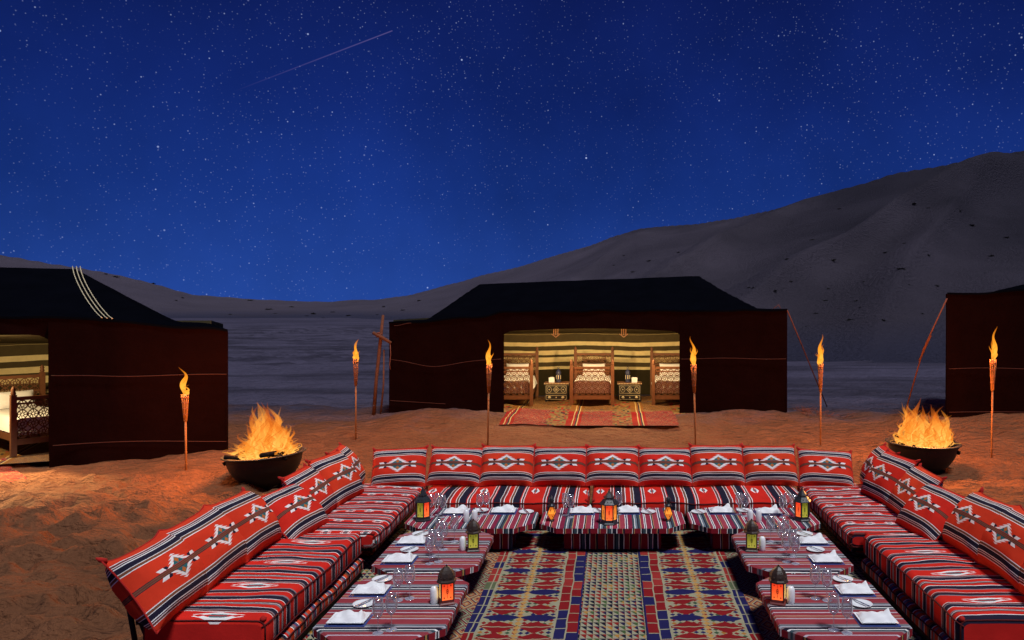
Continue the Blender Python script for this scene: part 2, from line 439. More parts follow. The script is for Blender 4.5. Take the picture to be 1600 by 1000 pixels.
def mat_lining(name):
    m = M(name, .95, .1); x, z, _ = m.xyz('UV')
    z2 = z + (x * 1.9).sin() * .018 + (m.noise(1.4, 2) - .5) * .05
    col = m.ramp(z2 / 3.0, [(0, (.035, .027, .013)), (.785 / 3, CRM), (.858 / 3, OLV), (.987 / 3, CRM), (1.133 / 3, OLV), (1.207 / 3, CRM), (1.335 / 3, OLV), (1.463 / 3, CRM), (1.573 / 3, OLV), (1.80 / 3, (.30, .24, .11)), (1.815 / 3, OLV)])
    return cloth_finish(m, col, 300, .25, .4)
m_lining = mat_lining('striped_lining')
m_wood = (lambda m: (m.color(m.mix(m.noise(12, 4), (.10, .035, .014), (.20, .080, .034))), m.bump(m.noise(80, 2), .2, .004), m.m)[-1])(M('carved_wood', .6, .3))
m_pole = plain('rough_pole_wood', (.10, .042, .024), .9, .2, .5, 15, .6, 60)
m_bamboo = (lambda m: (m.color(m.mix(m.noise(30, 3), (.12, .048, .018), (.25, .11, .04))), m.bump(m.noise(120, 2), .5, .004), m.m)[-1])(M('bamboo', .7, .3))
m_rope = plain('rope', (.16, .06, .04), .95, .1, .4, 60, .6, 200)
m_rope2 = plain('wall_rope', (.055, .02, .015), .95, .1, .4, 60, .6, 200)
m_linen = plain('white_linen', (.80, .79, .78), .9, .2, .06, 12, .35, 45)
m_porc = plain('white_porcelain', (.82, .82, .82), .22, .5, .03, 10, .02, 20)
m_navyrim = plain('navy_glaze', (.05, .08, .26), .3, .5, .2)
m_steel = plain('steel', (.62, .62, .64), .25, .5, .1, metal=1.0)
m_black = plain('black_lacquer', (.012, .010, .010), .45, .4, .4)
m_inlay = plain('bone_inlay', (.55, .46, .28), .6, .3, .2)
m_iron = plain('black_iron', (.014, .011, .010), .55, .4, .5, 6, .3, 50)
m_char = plain('charred_wood', (.012, .008, .007), .95, .1, .6, 12, .8, 40)
m_lmetal = plain('lantern_black_metal', (.020, .022, .026), .38, .5, .4, 30, .3, 90)
m_lbrass = plain('lantern_aged_brass', (.035, .020, .012), .45, .5, .5, 30, .3, 90)
m_lred = plain('lantern_red_metal', (.14, .02, .015), .5, .4, .4, 20, .2, 80)
m_bluel = plain('blue_lantern_metal', (.02, .025, .07), .4, .4, .3)
m_darkframe = plain('dark_frame', (.012, .010, .010), .7, .2, .3)
m_wax = plain('white_wax', (.80, .77, .72), .5, .3, .05)
m_scrub = plain('dry_scrub', (.022, .020, .018), .9, .1, .4)

def mat_glass():
    m = M('clear_glass'); nt = m.nt; out = nt.nodes['Material Output']
    tr = m.node('ShaderNodeBsdfTransparent'); tr.inputs[0].default_value = (.97, .98, 1.0, 1)
    gl = m.node('ShaderNodeBsdfGlossy'); gl.inputs['Roughness'].default_value = .07
    fr = m.node('ShaderNodeLayerWeight'); fr.inputs['Blend'].default_value = .5
    mx = m.node('ShaderNodeMixShader')
    nt.links.new((E(nt, fr.outputs['Facing']).pow(1.7) * .9 + .10).s, mx.inputs[0]); nt.links.new(tr.outputs[0], mx.inputs[1]); nt.links.new(gl.outputs[0], mx.inputs[2])
    df = m.node('ShaderNodeBsdfDiffuse'); df.inputs[0].default_value = (.9, .92, 1, 1); m2 = m.node('ShaderNodeMixShader'); nt.links.new((E(nt, fr.outputs['Facing']).pow(2.2) * .42 + .035).s, m2.inputs[0])  # white at grazing edges: rim highlights put in as diffuse colour
    nt.links.new(mx.outputs[0], m2.inputs[1]); nt.links.new(df.outputs[0], m2.inputs[2])
    nt.links.new(m2.outputs[0], out.inputs['Surface']); nt.nodes.remove(m.b)
    return m.m
m_glass = mat_glass()
def mat_pane(name, c1, c2, strength):
    """lit coloured lantern glass with a dark pressed flower"""
    m = M(name, .3, .5); u, v, _ = m.xyz('UV')
    x, y = (u - .5).abs(), (v - .5).abs()
    d = x * x * 2.2 + y * y
    fl = ((d.pow(.5) - .13).abs() < .035) + (d < .004) + ((x - .3).abs() + (y - .36).abs() < .07) + ((x < .02) * (y > .2) * (y < .4))
    col = m.mix(fl.min(1.0), m.mix(v, c2, c1), tuple(k * .12 for k in c1))
    m.color(col); m.nt.links.new(col, m.b.inputs['Emission Color']); m.b.inputs['Emission Strength'].default_value = strength
    m.m.cycles.emission_sampling = 'NONE'
    return m.m
m_pane_red = mat_pane('lit_red_glass', (.85, .035, .008), (1.0, .16, .03), 1.0)
m_pane_grn = mat_pane('lit_green_glass', (.26, .27, .02), (.42, .38, .05), .55)
m_pane_yel = mat_pane('lit_yellow_glass', (.85, .50, .10), (1.0, .70, .25), .9)
m_pane_org = mat_pane('lit_orange_glass', (.85, .20, .012), (.95, .30, .03), .75)
def mat_flame(name, alpha, stops):
    m = M(name); nt = m.nt; out = nt.nodes['Material Output']
    _, v, _ = m.xyz('UV'); n = m.noise(9, 3, 'Object')
    col = m.ramp((v + (n - .5) * .35).clamp(), stops, const=False)
    em = m.node('ShaderNodeEmission'); nt.links.new(col, em.inputs[0]); em.inputs[1].default_value = 1.0
    tr = m.node('ShaderNodeBsdfTransparent'); mx = m.node('ShaderNodeMixShader')
    fac = ((1.15 - v) * alpha * (n * 1.2 + .35)).clamp()
    nt.links.new(fac.s, mx.inputs[0]); nt.links.new(tr.outputs[0], mx.inputs[1]); nt.links.new(em.outputs[0], mx.inputs[2])
    nt.links.new(mx.outputs[0], out.inputs['Surface']); nt.nodes.remove(m.b)
    m.m.cycles.emission_sampling = 'NONE'
    return m.m
m_flame = mat_flame('fire_flame', .62, [(0, (1.25, .42, .05)), (.3, (1.1, .34, .035)), (.65, (.9, .20, .015)), (1, (.5, .08, .01))])
m_flame_core = mat_flame('fire_flame_core', .62, [(0, (1.5, .68, .14)), (.5, (1.3, .52, .08)), (1, (.9, .24, .02))])
m_tflame = mat_flame('torch_flame', 1.3, [(0, (1.0, .25, .015)), (.25, (1.4, .58, .06)), (.55, (1.2, .40, .025)), (1, (.8, .18, .008))])

# ------------------------------------------------------------------ terrain: sand floor and dunes
SKY = [(-400, 330), (-200, 370), (0, 399), (60, 408), (100, 414), (180, 428), (250, 446), (300, 460), (400, 468), (500, 471), (580, 470), (640, 462), (720, 440), (830, 410), (920, 384), (1000, 359), (1060, 352), (1140, 343), (1200, 330), (1300, 300), (1400, 272), (1500, 250), (1600, 235), (1750, 215), (2000, 200), (2600, 190)]
su = np.array([(p[0] - 957) / FOC for p in SKY]); se = np.array([(480 - p[1]) / FOC for p in SKY])
bu = np.array([-1.6, -.8, -.35, -.25, -.12, .05, .2, .55, 1.6]); bY = np.array([150, 170, 190, 130, 75, 48, 37, 35, 35.])
ru = np.array([-1.6, -.8, -.3, 0, .25, .54, 1.6]); rY = np.array([230, 250, 300, 210, 160, 135, 120.])
MOUNDS = [(-3.9, 17.3, 1.3, .7, .22), (2.9, 17.3, 1.3, .7, .24), (-5.6, 17.0, .8, .8, -.03), (9.2, 15.3, 2.0, 1.3, .42), (7.0, 16.6, 1.8, 1.2, .2), (-7.3, 13.2, .8, .5, .10), (4.4, 17.9, .5, .4, .12), (-.5, 19.5, 4.5, 2.5, .06)]
def ground_z(X, Y):
    X = np.asarray(X, float); Y = np.asarray(Y, float)
    Ys = np.maximum(Y, 2.0); u = np.clip(X / Ys, -1.6, 1.6)
    Yb = np.interp(u, bu, bY); Yr = np.interp(u, ru, rY); s = np.interp(u, su, se) + fbm(u * 9, u * 0 + 3.3, 3) * .0055
    t = (Ys - Yb) / (Yr - Yb); tc = np.clip(t, 0, 1)
    zr = CAM_H + s * Yr
    p = np.where(tc < 1, .35 * tc + .65 * tc ** 1.6, 1)
    z = zr * p * sm01(t * 6 + .2)
    z = z - np.where(t > 1, (t - 1) * (Yr - Yb) * .25, 0)
    steep = np.clip((u + .1) / .3, 0, 1)
    # slip-face crests crossing the big dune
    for (u0, k, a, w) in ((-.02, .30, 5.5, .05), (.10, .62, 5.5, .07), (-.14, .20, 2.6, .04), (.33, .25, 3.6, .06)):
        d = u - (u0 + k * tc)
        cr = np.where(d < 0, np.exp(-(d / w) ** 2), np.exp(-np.abs(d) / (w * .35)))
        z = z + a * cr * np.sin(np.pi * np.clip(tc, 0, 1)) ** .8 * (t > 0) * (.4 + .6 * np.clip(u + .3, 0, 1))
    z = z + (t > 0) * fbm(X * .06, Y * .06, 4) * np.minimum(tc * 6, 1) * (1 - tc * .8) * 1.5
    # wind-cut terraces on the open floor to the left, behind the torches
    amt = sm01((Y - 17) / 6) * sm01((-.12 - u) / .06) * sm01((120 - Y) / 40)
    ph = Y * .62 + fbm(X * .1, Y * .05, 2) * 3.0 + X * .05
    saw = (ph % 1.0)
    z = z + amt * .16 * (1 + Y / 60) * (np.where(saw < .82, saw / .82, (1 - saw) / .18) - .5)
    amr = sm01((Y - 19) / 5) * sm01((u - .2) / .04) * sm01((36 - Y) / 8)
    z = z + amr * .05 * np.sin(Y * 2.2 + 2 * fbm(X * .3, Y * .3, 2))
    # camp floor: soft trodden relief, flat under the rugs and seats
    camp = sm01((26 - Y) / 6)
    seat = sm01((np.abs(X) - 3.3) / .7) + sm01((Y - 10.2) / .8); seat = np.clip(seat + sm01((4.2 - Y) / .8), 0, 1)
    rel = fbm(X * .45, Y * .5, 3) * .06 + fbm(X * 1.9, Y * 2.9, 4) * .10
    z = z + camp * seat * rel
    for cx, cy, rx, ry, h in MOUNDS:
        z = z + h * np.exp(-((X - cx) / rx) ** 2 - ((Y - cy) / ry) ** 2)
    z = z + .05 * sm01((Y - 14.5) / 2.5) * camp
    return z - .012
PITS = [(random.Random(5 + k).uniform(-9.5, -3.6), random.Random(900 + k).uniform(4.5, 11.8), random.Random(1800 + k).uniform(.08, .24), random.Random(2700 + k).uniform(.035, .10)) for k in range(480)]
PITS += [(random.Random(5 + k).uniform(3.7, 9.5), random.Random(900 + k).uniform(5.5, 13), random.Random(1800 + k).uniform(.08, .2), random.Random(2700 + k).uniform(.03, .08)) for k in range(400, 600)]
PITS += [(random.Random(5 + k).uniform(-6, 6), random.Random(900 + k).uniform(10.6, 16), random.Random(1800 + k).uniform(.08, .18), random.Random(2700 + k).uniform(.02, .05)) for k in range(600, 1000)]
def make_terrain():
    nu = 760; rows = 620
    u = np.linspace(-1.75, 1.55, nu); r = np.geomspace(1.0, 520.0, rows)
    U, R = np.meshgrid(u, r); X = U * (R + 1.0) * 1.0; Y = R - 6.0 + 5.0
    Y = R - 1.0; X = U * (R + 4.0)
    Z = ground_z(X, Y)
    for px_, py_, pr, pd in PITS:
        j0, j1 = np.searchsorted(r, py_ + 1 - pr * 2.2), np.searchsorted(r, py_ + 1 + pr * 2.2)
        if j1 <= j0: continue
        ds = ((X[j0:j1] - px_) / (pr * 1.25)) ** 2 + ((Y[j0:j1] - py_) / (pr * .8)) ** 2
        Z[j0:j1] += pd * (.7 * np.exp(-(np.sqrt(ds) - 1.35) ** 2 * 6) * .55 - np.exp(-ds * 1.4))
    co = np.stack([X, Y, Z], -1).reshape(-1, 3)
    Ub = np.clip(X / np.maximum(Y, 2), -1.6, 1.6); isd = (Y > np.interp(Ub, bu, bY)) & (Y > 5)
    J, I = np.meshgrid(np.arange(rows - 1), np.arange(nu - 1), indexing='ij')
    a = J * nu + I; quads = np.stack([a, a + 1, a + nu + 1, a + nu], -1).reshape(-1, 4)
    fd = isd[:-1, :-1].reshape(-1)
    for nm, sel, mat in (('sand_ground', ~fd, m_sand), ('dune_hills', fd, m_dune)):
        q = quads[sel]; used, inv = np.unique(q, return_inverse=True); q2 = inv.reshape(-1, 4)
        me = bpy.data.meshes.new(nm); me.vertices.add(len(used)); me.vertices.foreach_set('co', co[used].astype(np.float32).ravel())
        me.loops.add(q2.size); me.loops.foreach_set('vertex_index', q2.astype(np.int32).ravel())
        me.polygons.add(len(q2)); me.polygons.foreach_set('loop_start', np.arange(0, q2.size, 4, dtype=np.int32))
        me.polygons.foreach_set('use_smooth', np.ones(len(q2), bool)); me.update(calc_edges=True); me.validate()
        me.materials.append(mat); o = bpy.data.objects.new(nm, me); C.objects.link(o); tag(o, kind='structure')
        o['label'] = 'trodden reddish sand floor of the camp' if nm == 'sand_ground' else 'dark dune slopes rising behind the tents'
make_terrain()
_gx, _gy = np.arange(-16, 14.01, .1), np.arange(4, 24.01, .1)
_GZ = ground_z(*np.meshgrid(_gx, _gy))
def gz(x, y):
    fx = min(max((x + 16) / .1, 0), len(_gx) - 1.001); fy = min(max((y - 4) / .1, 0), len(_gy) - 1.001); i, j = int(fx), int(fy); fx -= i; fy -= j
    return float((_GZ[j, i] * (1 - fx) + _GZ[j, i + 1] * fx) * (1 - fy) + (_GZ[j + 1, i] * (1 - fx) + _GZ[j + 1, i + 1] * fx) * fy)

# ------------------------------------------------------------------ tents
def lerp_poly(pts, s):
    xs = [p[0] for p in pts]; zs = [p[1] for p in pts]
    return float(np.interp(s, xs, zs))
def tent(name, label, loc, rz, top, door, D, eaves, ridge, rn, sag=1.15, bottom=-.25, splay=(0, 0), ropes=(), seed=1, lining=True):
    root = empty(name, loc, rz, label, 'tent', 'black goat hair camp tents')
    s0, s1 = top[0][0], top[-1][0]
    T = lambda s: lerp_poly(top, s) - .022 * abs(math.sin((s - s0) * 1.9)) + .01 * math.sin(s * 5.3 + seed)
    rp = lambda s, z: .08 * float(fbm(s * 1.3 + seed, z * .5, 2)) + .016 * math.sin(s * 6 + seed + 2 * math.sin(z))
    def panel(nm, a, b, zb, zt, label=None):
        mb = MB(); nu = max(4, int((b - a) * 8)); nv = 10
        sh = lambda u, v, off: (a + u * (b - a), rp(a + u * (b - a), v * 2) * (1 - .7 * v) + off, zb(a + u * (b - a)) * (1 - v) + zt(a + u * (b - a)) * v)
        uvf = lambda u, v: (a + u * (b - a), v * 2.4)
        mb.grid(lambda u, v: sh(u, v, 0), nu, nv, uvf); mb.grid(lambda u, v: sh(u, v, .045), nu, nv, uvf, flip=True)
        for u in (0, 1):
            p = [sh(u, v / nv, o_) for v in range(nv + 1) for o_ in (0, .045)]
            mb.add(p, [(2 * k, 2 * k + 1, 2 * k + 3, 2 * k + 2) for k in range(nv)])
        return mb.build(nm, m_tent, root)
    bz = lambda s: bottom
    if door:
        d0, d1, dz = door
        if d0 > s0: panel('front_wall', s0, d0, bz, T)
        if d1 < s1: panel('front_wall', d1, s1, bz, T)
        # lintel: lower edge slightly bowed, rounded upper corners
        lb = lambda s: dz + .07 * (1 - (2 * (s - d0) / (d1 - d0) - 1) ** 2) - .07 * math.exp(-min(s - d0, d1 - s) / .06)
        panel('door_lintel', d0, d1, lb, T)
    else:
        panel('front_wall', s0, s1, bz, T)
    zl, zr_ = T(s0), T(s1)
    for (s, z, sp) in ((s0, zl, splay[0]), (s1, zr_, splay[1])):
        mb = MB(); f = lambda u, v, off: (s + sp * u + off, u * D + .003, bottom * (1 - v) + z * v)
        mb.grid(lambda u, v: f(u, v, 0), 12, 6, lambda u, v: (u * D, v * 2.4)); mb.grid(lambda u, v: f(u, v, .04 if s == s0 else -.04), 12, 6, lambda u, v: (u * D, v * 2.4), flip=True)
        mb.build('side_wall', m_tent, root)
    mb = MB(); b0, b1 = s0 + splay[0], s1 + splay[1]
    fb = lambda u, v, off: (b0 + u * (b1 - b0), D + off, bottom * (1 - v) + T(s0 + u * (s1 - s0)) * v)
    mb.grid(lambda u, v: fb(u, v, 0), 16, 4); mb.grid(lambda u, v: fb(u, v, .05), 16, 4, flip=True); mb.build('back_wall', m_tent, root)
    # hipped roof with sagging cloth
    eL, eR = eaves; rL, rR = ridge[0][0], ridge[-1][0]
    def roof(s, n):
        fn = max(0, 1 - abs(n - rn) / (rn if n < rn else (D - rn)))
        fs = min(1, max(0, (s - eL) / (rL - eL) if s < rL else ((eR - s) / (eR - rR) if s > rR else 1)))
        f = min(fn, fs) ** sag
        return T(s) * (1 - f) + lerp_poly(ridge, s) * f
    nS, nN = 90, 30
    cs = sorted(set([s0 + (s1 - s0) * i / nS for i in range(nS + 1)] + [eL, eR, rL, rR]))
    cs = [c for c in cs if s0 <= c <= s1]; nS = len(cs) - 1
    def rf(u, v, off):
        s = cs[min(nS, int(round(u * nS)))]; n = v * D
        k = splay[0] * v * (s1 - s) / (s1 - s0) + splay[1] * v * (s - s0) / (s1 - s0)
        return (s + k, n - (.03 if v == 0 else 0), roof(s, n) + off + .012 * float(fbm(s * 2, n * 2, 2)))
    mb = MB(); mb.grid(lambda u, v: rf(u, v, .03), nS, nN, None); mb.grid(lambda u, v: rf(u, v, -.01), nS, nN, None, flip=True)
    e = [rf(i / nS, 0, o_) for i in range(nS + 1) for o_ in (-.01, .03)]; mb.add(e, [(2 * k, 2 * k + 2, 2 * k + 3, 2 * k + 1) for k in range(nS)])
    rfo = mb.build('roof', m_roof, root)
    if lining:
        mb = MB(); la, lb2 = b0 + .06, b1 - .06; zt = 2.3
        mb.grid(lambda u, v: (la + u * (lb2 - la), D - .12 + .05 * math.sin((la + u * (lb2 - la)) * 3.1) * (1 - v), bottom + (zt - bottom) * v), 60, 10, lambda u, v: (la + u * (lb2 - la), bottom + (zt - bottom) * v), flip=False)
        mb.build('back_lining', m_lining, root)
        # sloping inner ceiling cloth with a scalloped hem
        mb = MB(); mb.grid(lambda u, v: (la + u * (lb2 - la), D - .25 - v * (D - .45), 1.86 + .28 * v + .05 * math.sin(v * 3.1) - .02 * abs(math.sin((la + u * (lb2 - la)) * 1.6)) * (1 - v)), 48, 8, lambda u, v: (la + u * (lb2 - la), 1.84 + .5 * v))
        mb.build('ceiling_lining', m_lining, root)
        for s in (s0, s1):
            sp = splay[0] if s == s0 else splay[1]; q = .08 if s == s0 else -.08
            mb = MB(); mb.grid(lambda u, v: (s + sp * u + q, .06 + u * (D - .2), bottom + (2.3 - bottom) * v), 10, 6, lambda u, v: (u * D, bottom + (2.3 - bottom) * v))
            mb.build('side_lining', m_lining, root)
    for path in ropes:
        MB().tube(path, .008, 6).build('rope', m_rope2, root)
    root['roof'] = 1
    return root, roof
def wall_rope(s0, s1, zf, n=24, off=-.05):
    return [(s0 + (s1 - s0) * i / n, off - .02, zf(s0 + (s1 - s0) * i / n)) for i in range(n + 1)]
# central tent: facade on the plane y = 18
ctop = [(-5.235, 2.225), (-4.45, 2.27), (-2.9, 2.40), (-2.6, 2.50), (0, 2.52), (3.5, 2.52), (4.095, 2.555)]
tent_c, roof_c = tent('bedouin_tent', 'long dark brown tent in the centre with a lit open doorway and three beds', (0, 18, 0), 0, ctop, (-2.55, 1.575, 2.03), 4.6, (-4.45, 3.5), [(-3.54, 3.20), (2.3, 3.42)], 2.5, 1.12, seed=3,
    ropes=[wall_rope(-5.2, -2.6, lambda s: 1.36 - .12 * math.exp(-((s + 4.2) / .6) ** 2) + .03 * math.sin(s * 2)), wall_rope(1.62, 4.05, lambda s: 1.4 + .012 * math.sin(s * 3)), wall_rope(-5.2, -3.9, lambda s: .42 - .06 * (s + 5.2)), wall_rope(-5.1, -4.7, lambda s: 2.2 + .03 * math.sin(s * 9))])
# guy rope of the central tent
MB().tube([(4.095, 0.0, 2.53), (4.6, .7, 1.7), (5.6, 2.0, gz(5.6, 20) - .02)], .014, 6).build('guy_rope', m_rope, tent_c)
for sx in (-1, 1):
    MB().tube([(3.98, .1, 2.53), (3.9 + .02 * sx, .1, 2.66), (3.75, .12, 2.53)], .008, 5).build('rope_loop', m_rope, tent_c) if sx > 0 else None
# tasselled straps inside the doorway
for s in (-1.36, .27):
    h = MB()
    for k in (-.05, 0, .05): h.box((s + k, .42, 2.03), (.022, .012, .20))
    h.bar((s - .1, .42, 1.96), (s, .42, 1.88), .02, .014); h.bar((s + .1, .42, 1.96), (s, .42, 1.88), .02, .014)
    h.build('hanging_strap', m_inlay, tent_c)
# left tent
JL, ANG = (-9.26, 12.7), math.atan2(.385, .923)
ltop = [(-6.0, 2.55), (0, 2.44), (.35, 2.42), (1.8, 2.27), (2.6, 2.18)]
tent_l, roof_l = tent('bedouin_tent', 'dark tent at the left edge with three white lines curving over its roof', (JL[0], JL[1], 0), ANG, ltop, (-3.6, -.06, 2.13), 4.4, (-5.8, 1.85), [(-4.5, 3.40), (-.12, 3.36)], 2.9, 1.3, seed=8, splay=(0, -.55),
    ropes=[wall_rope(0, 2.58, lambda s: 1.47 - .03 * s + .02 * math.exp(-((s - .5) / .4) ** 2) - .02 * math.sin(s * 2)), wall_rope(.02, 2.58, lambda s: .32 - .03 * s + .03 * math.sin(s * 1.6))])
for k in range(3):
    pts = []
    for i in range(25):
        v = i / 24; n = 2.9 * (1 - v); q = (114 + k * 6 + (46 + 2 * k) * v ** 1.5 - 957) / FOC
        s = (q * (JL[1] + .923 * n) - JL[0] + .385 * n) / (.923 - .385 * q)
        pts.append((s, n - .03, roof_l(s, n) + .05))
    MB().tube(pts, .009, 5).build('roof_stripe', m_inlay, tent_l)
# right tent
rtop = [(0, 2.87), (1.1, 2.92), (1.7, 2.97), (6, 3.02)]
tent_r, roof_r = tent('bedouin_tent', 'dark tent wall at the right edge behind the tall torch', (6.96, 16, 0), 0, rtop, None, 4.4, (1.2, 5.8), [(4.0, 3.45), (4.8, 3.45)], 2.4, 1.15, seed=14, lining=False, splay=(2.2, 0),
    ropes=[wall_rope(.02, 5.5, lambda s: 1.32 + .02 * math.sin(s * 2)), wall_rope(.02, 5.5, lambda s: .42 - .01 * s + .02 * math.sin(s * 1.4))])
MB().tube([(0, -.02, 2.78), (-.28, .5, 1.7), (-.5, 1.0, gz(6.46, 17.0) - .02)], .016, 6).build('guy_rope', m_rope, tent_r)
MB().tube([(-.18, .35, 2.0), (-.21, .4, 1.9), (-.30, .55, 1.55), (-.33, .6, 1.45)], .022, 6).build('rope_knot', m_rope, tent_r)

# leaning poles lashed at the central tent's left corner
pl = empty('lashed_poles', (-5.45, 17.85, gz(-5.45, 17.85)), 0, 'rough wooden pole with a lashed crosspiece leaning at the central tent corner', 'pole')
zp = gz(-5.45, 17.85)
MB().tube([(-.10, 0, -.05), (-.04, 0, .8), (.05, .02, 1.7), (.11, .03, 2.42 - zp)], [.045, .04, .042, .032], 8).build('upright', m_pole, pl)
MB().tube([(-.10, -.05, 1.90), (.1, -.06, 1.80), (.32, -.05, 1.66)], [.04, .042, .035], 7).build('crosspiece', m_pole, pl)
MB().tube([(.06, .02, .02), (.12, .03, .7), (.13, .03, 1.5)], [.025, .022, .02], 6).build('stake', m_pole, pl)
MB().tube([(.30, -.06, 1.66), (.315, -.07, 1.4), (.29, -.07, 1.15), (.31, -.07, 1.05)], .009, 5).build('cord', m_rope, pl)
MB().tube([(.03 + .06 * math.cos(a * 1.2), -.02 + .06 * math.sin(a * 1.2), 1.78 + .008 * a) for a in range(16)], .012, 5).build('lashing', m_rope, pl)

# lamps under the tent ceilings that light the two open tents
def tent_lamp(loc, power, label, extra_spot=None):
    r = empty('ceiling_lamp', loc, 0, label, 'lamp', 'lamps under the tent ceilings')
    MB().lathe([(.001, .10), (.05, .09), (.09, .02), (.088, .015), (.045, .085), (.001, .09)], 14).build('lamp_shade', m_lbrass, r)
    MB().tube([(0, 0, .09), (0, 0, .115)], .006, 5).build('cord', m_rope, r)
    l = bpy.data.lights.new('tent_light', 'POINT'); l.energy = power; l.color = (1.0, .72, .36); l.shadow_soft_size = .08
    o = bpy.data.objects.new('tent_light', l); C.objects.link(o); o.parent = r; o.location = (0, 0, -.06)
    if extra_spot:      # added spot lamp, makes the pool of light on the sand outside the doorway
        sp = bpy.data.lights.new('added_spot', 'SPOT'); sp.energy = extra_spot[1]; sp.color = (1.0, .66, .28); sp.spot_size = math.radians(extra_spot[2]); sp.spot_blend = .5; sp.shadow_soft_size = .06
        q = bpy.data.objects.new('added_spot', sp); C.objects.link(q); q.parent = r; q.location = (0, 0, -.07)
        q.rotation_euler = (Vector(loc) + Vector((0, 0, -.07)) - Vector(extra_spot[0])).to_track_quat('Z', 'Y').to_euler()
tent_lamp((-1.75, 18.95, 2.08), 250, 'small brass lamp under the central tent ceiling on the left', ((-1.2, 15.0, 0), 330, 60))
tent_lamp((.75, 18.95, 2.08), 250, 'small brass lamp under the central tent ceiling on the right', ((.2, 15.0, 0), 330, 60))
tent_lamp((-10.95, 12.55, 1.98), 260, 'small brass lamp under the left tent ceiling', ((-9.0, 11.35, 0), 2600, 42))

# ------------------------------------------------------------------ tent furniture
def lattice(mb, x0, x1, z0, z1, cell, y, th=.013):
    nx = max(1, round((x1 - x0) / cell)); nz = max(1, round((z1 - z0) / cell)); cx = (x1 - x0) / nx; cz = (z1 - z0) / nz
    for i in range(nx):
        for j in range(nz):
            ox, oz = x0 + (i + .5) * cx, z0 + (j + .5) * cz; r1, r2 = .17, .48
            P = lambda r, k: (ox + r * cx * math.cos(k * math.pi / 4 + .39), y, oz + r * cz * math.sin(k * math.pi / 4 + .39))
            for k in range(8):
                mb.bar(P(r1, k), P(r1, k + 1), th * .8, .018); mb.bar(P(r1, k), P(r2 * 1.06, k + .5), th * .7, .018); mb.bar(P(r2, k), P(r2, k + 1), th, .02)
def make_bed():
    b = empty('carved_bed')
    hw, L = .52, 2.1
    for (y, zt, nm, lz) in ((0, 1.02, 'footboard', .30), (L, 1.24, 'headboard', .5)):
        o = MB().box((0, y, zt - .03), (hw * 2 - .07, .045, .06)).build(nm, m_wood, b)
        MB().box((0, y, lz - .06), (hw * 2 - .07, .045, .10)).build('lower_rail', m_wood, o)
        MB().box((0, y, lz + .42 if nm == 'headboard' else zt - .12), (hw * 2 - .07, .03, .03)).build('middle_rail', m_wood, o)
        l = MB(); lattice(l, -hw + .05, hw - .05, lz, zt - .06, .165, y); l.build('lattice', m_wood, o)['kind'] = 'stuff'
        for sx in (-1, 1):
            q = MB(); q.box((sx * hw, y, (zt + .04) / 2), (.085, .085, zt + .04))
            q.lathe([(.03, 0), (.045, .03), (.03, .06), (.04, .09), (.02, .13), (.002, .15)], 10, (sx * hw, y, zt + .04)); q.build('post', m_wood, b)
    for sx in (-1, 1): MB().box((sx * (hw - .02), L / 2, .32), (.04, L - .1, .14)).build('side_rail', m_wood, b)
    m = MB()
    def top(u, v):
        x = (u - .5) * 2; e = 1 - max(0, abs(x) - .82) / .18; z = .40 + .24 * max(0, 1 - (1 - e) ** 2) + .012 * math.sin(u * 9) * math.sin(v * 11)
        return (x * (hw - .005 + .02 * (1 - e)), .06 + v * (L - .14), z)
    m.grid(top, 16, 12); m.grid(lambda u, v: ((u - .5) * 2 * (hw - .03), .06, .36 + v * (top(u, 0)[2] - .36)), 16, 2)
    m.grid(lambda u, v: ((u - .5) * 2 * (hw - .03), L - .08, .36 + v * (top(u, 1)[2] - .36)), 16, 2)
    m.box((0, L / 2, .37), (hw * 2 - .02, L - .1, .05)); m.build('mattress', m_linen, b)
    return b
def pillow_shape(w, h, t, nu=16, nv=12, cells=1, seed=0, uvs=True, crease=.75, scal=.055):
    mb = MB(); rr = random.Random(seed); a1, a2 = rr.uniform(0, 6), rr.uniform(0, 6)
    def pt(u, v, sgn):
        uu, vv = 2 * u - 1, 2 * v - 1; c = (u * cells) % 1.0 if u < 1 else 1.0; dc = min(c, 1 - c) * w / cells
        inner = 1.0
        if cells > 1 and .5 / cells < u < 1 - .5 / cells: inner = 1 - crease * math.exp(-(dc / .055) ** 2)
        ex = min(1, (1 - abs(uu)) * cells * 1.0)
        prof = (max(0, 1 - (1 - min(1, ex * 1.6)) ** 2.4) * max(0, 1 - abs(vv) ** 2.6)) ** .55
        th = t / 2 * prof * inner
        x = uu * w / 2 * (1 - .035 * (1 - vv * vv)); cc = 2 * c - 1
        z = h / 2 + vv * h / 2 * (1 - scal * (1 - cc ** 4)) - .012 * inner - (.02 * math.sin(u * 5 + a1) if cells > 1 else 0)
        wr = .006 * math.sin(u * cells * 14 + a1 + vv * 3) * abs(vv) ** 2 * prof + .005 * math.sin(vv * 9 + a2 + uu * 5) * prof
        return (x, sgn * th + wr, z)
    for sgn in (-1, 1):
        mb.grid(lambda u, v: pt(u, v, sgn), nu * cells, nv, lambda u, v: (u * cells, 1 - v), flip=(sgn > 0))
    out = [pt(i / (nu * cells), 0, 0) for i in range(nu * cells)] + [pt(1, j / nv, 0) for j in range(nv)] + [pt(1 - i / (nu * cells), 1, 0) for i in range(nu * cells)] + [pt(0, 1 - j / nv, 0) for j in range(nv + 1)]
    return mb, out
bed0 = make_bed()
beds = [((-2.58, 19.5), .03, 'carved wooden bed at the left side of the central tent doorway', 0), ((-.52, 19.5), 0, 'carved wooden bed in the middle of the central tent', 1), ((1.56, 19.5), -.03, 'carved wooden bed at the right side of the central tent doorway', 2), ((-9.99, 13.62), math.atan2(.8, .6), 'carved wooden bed with latticed footboard inside the left tent', 3)]
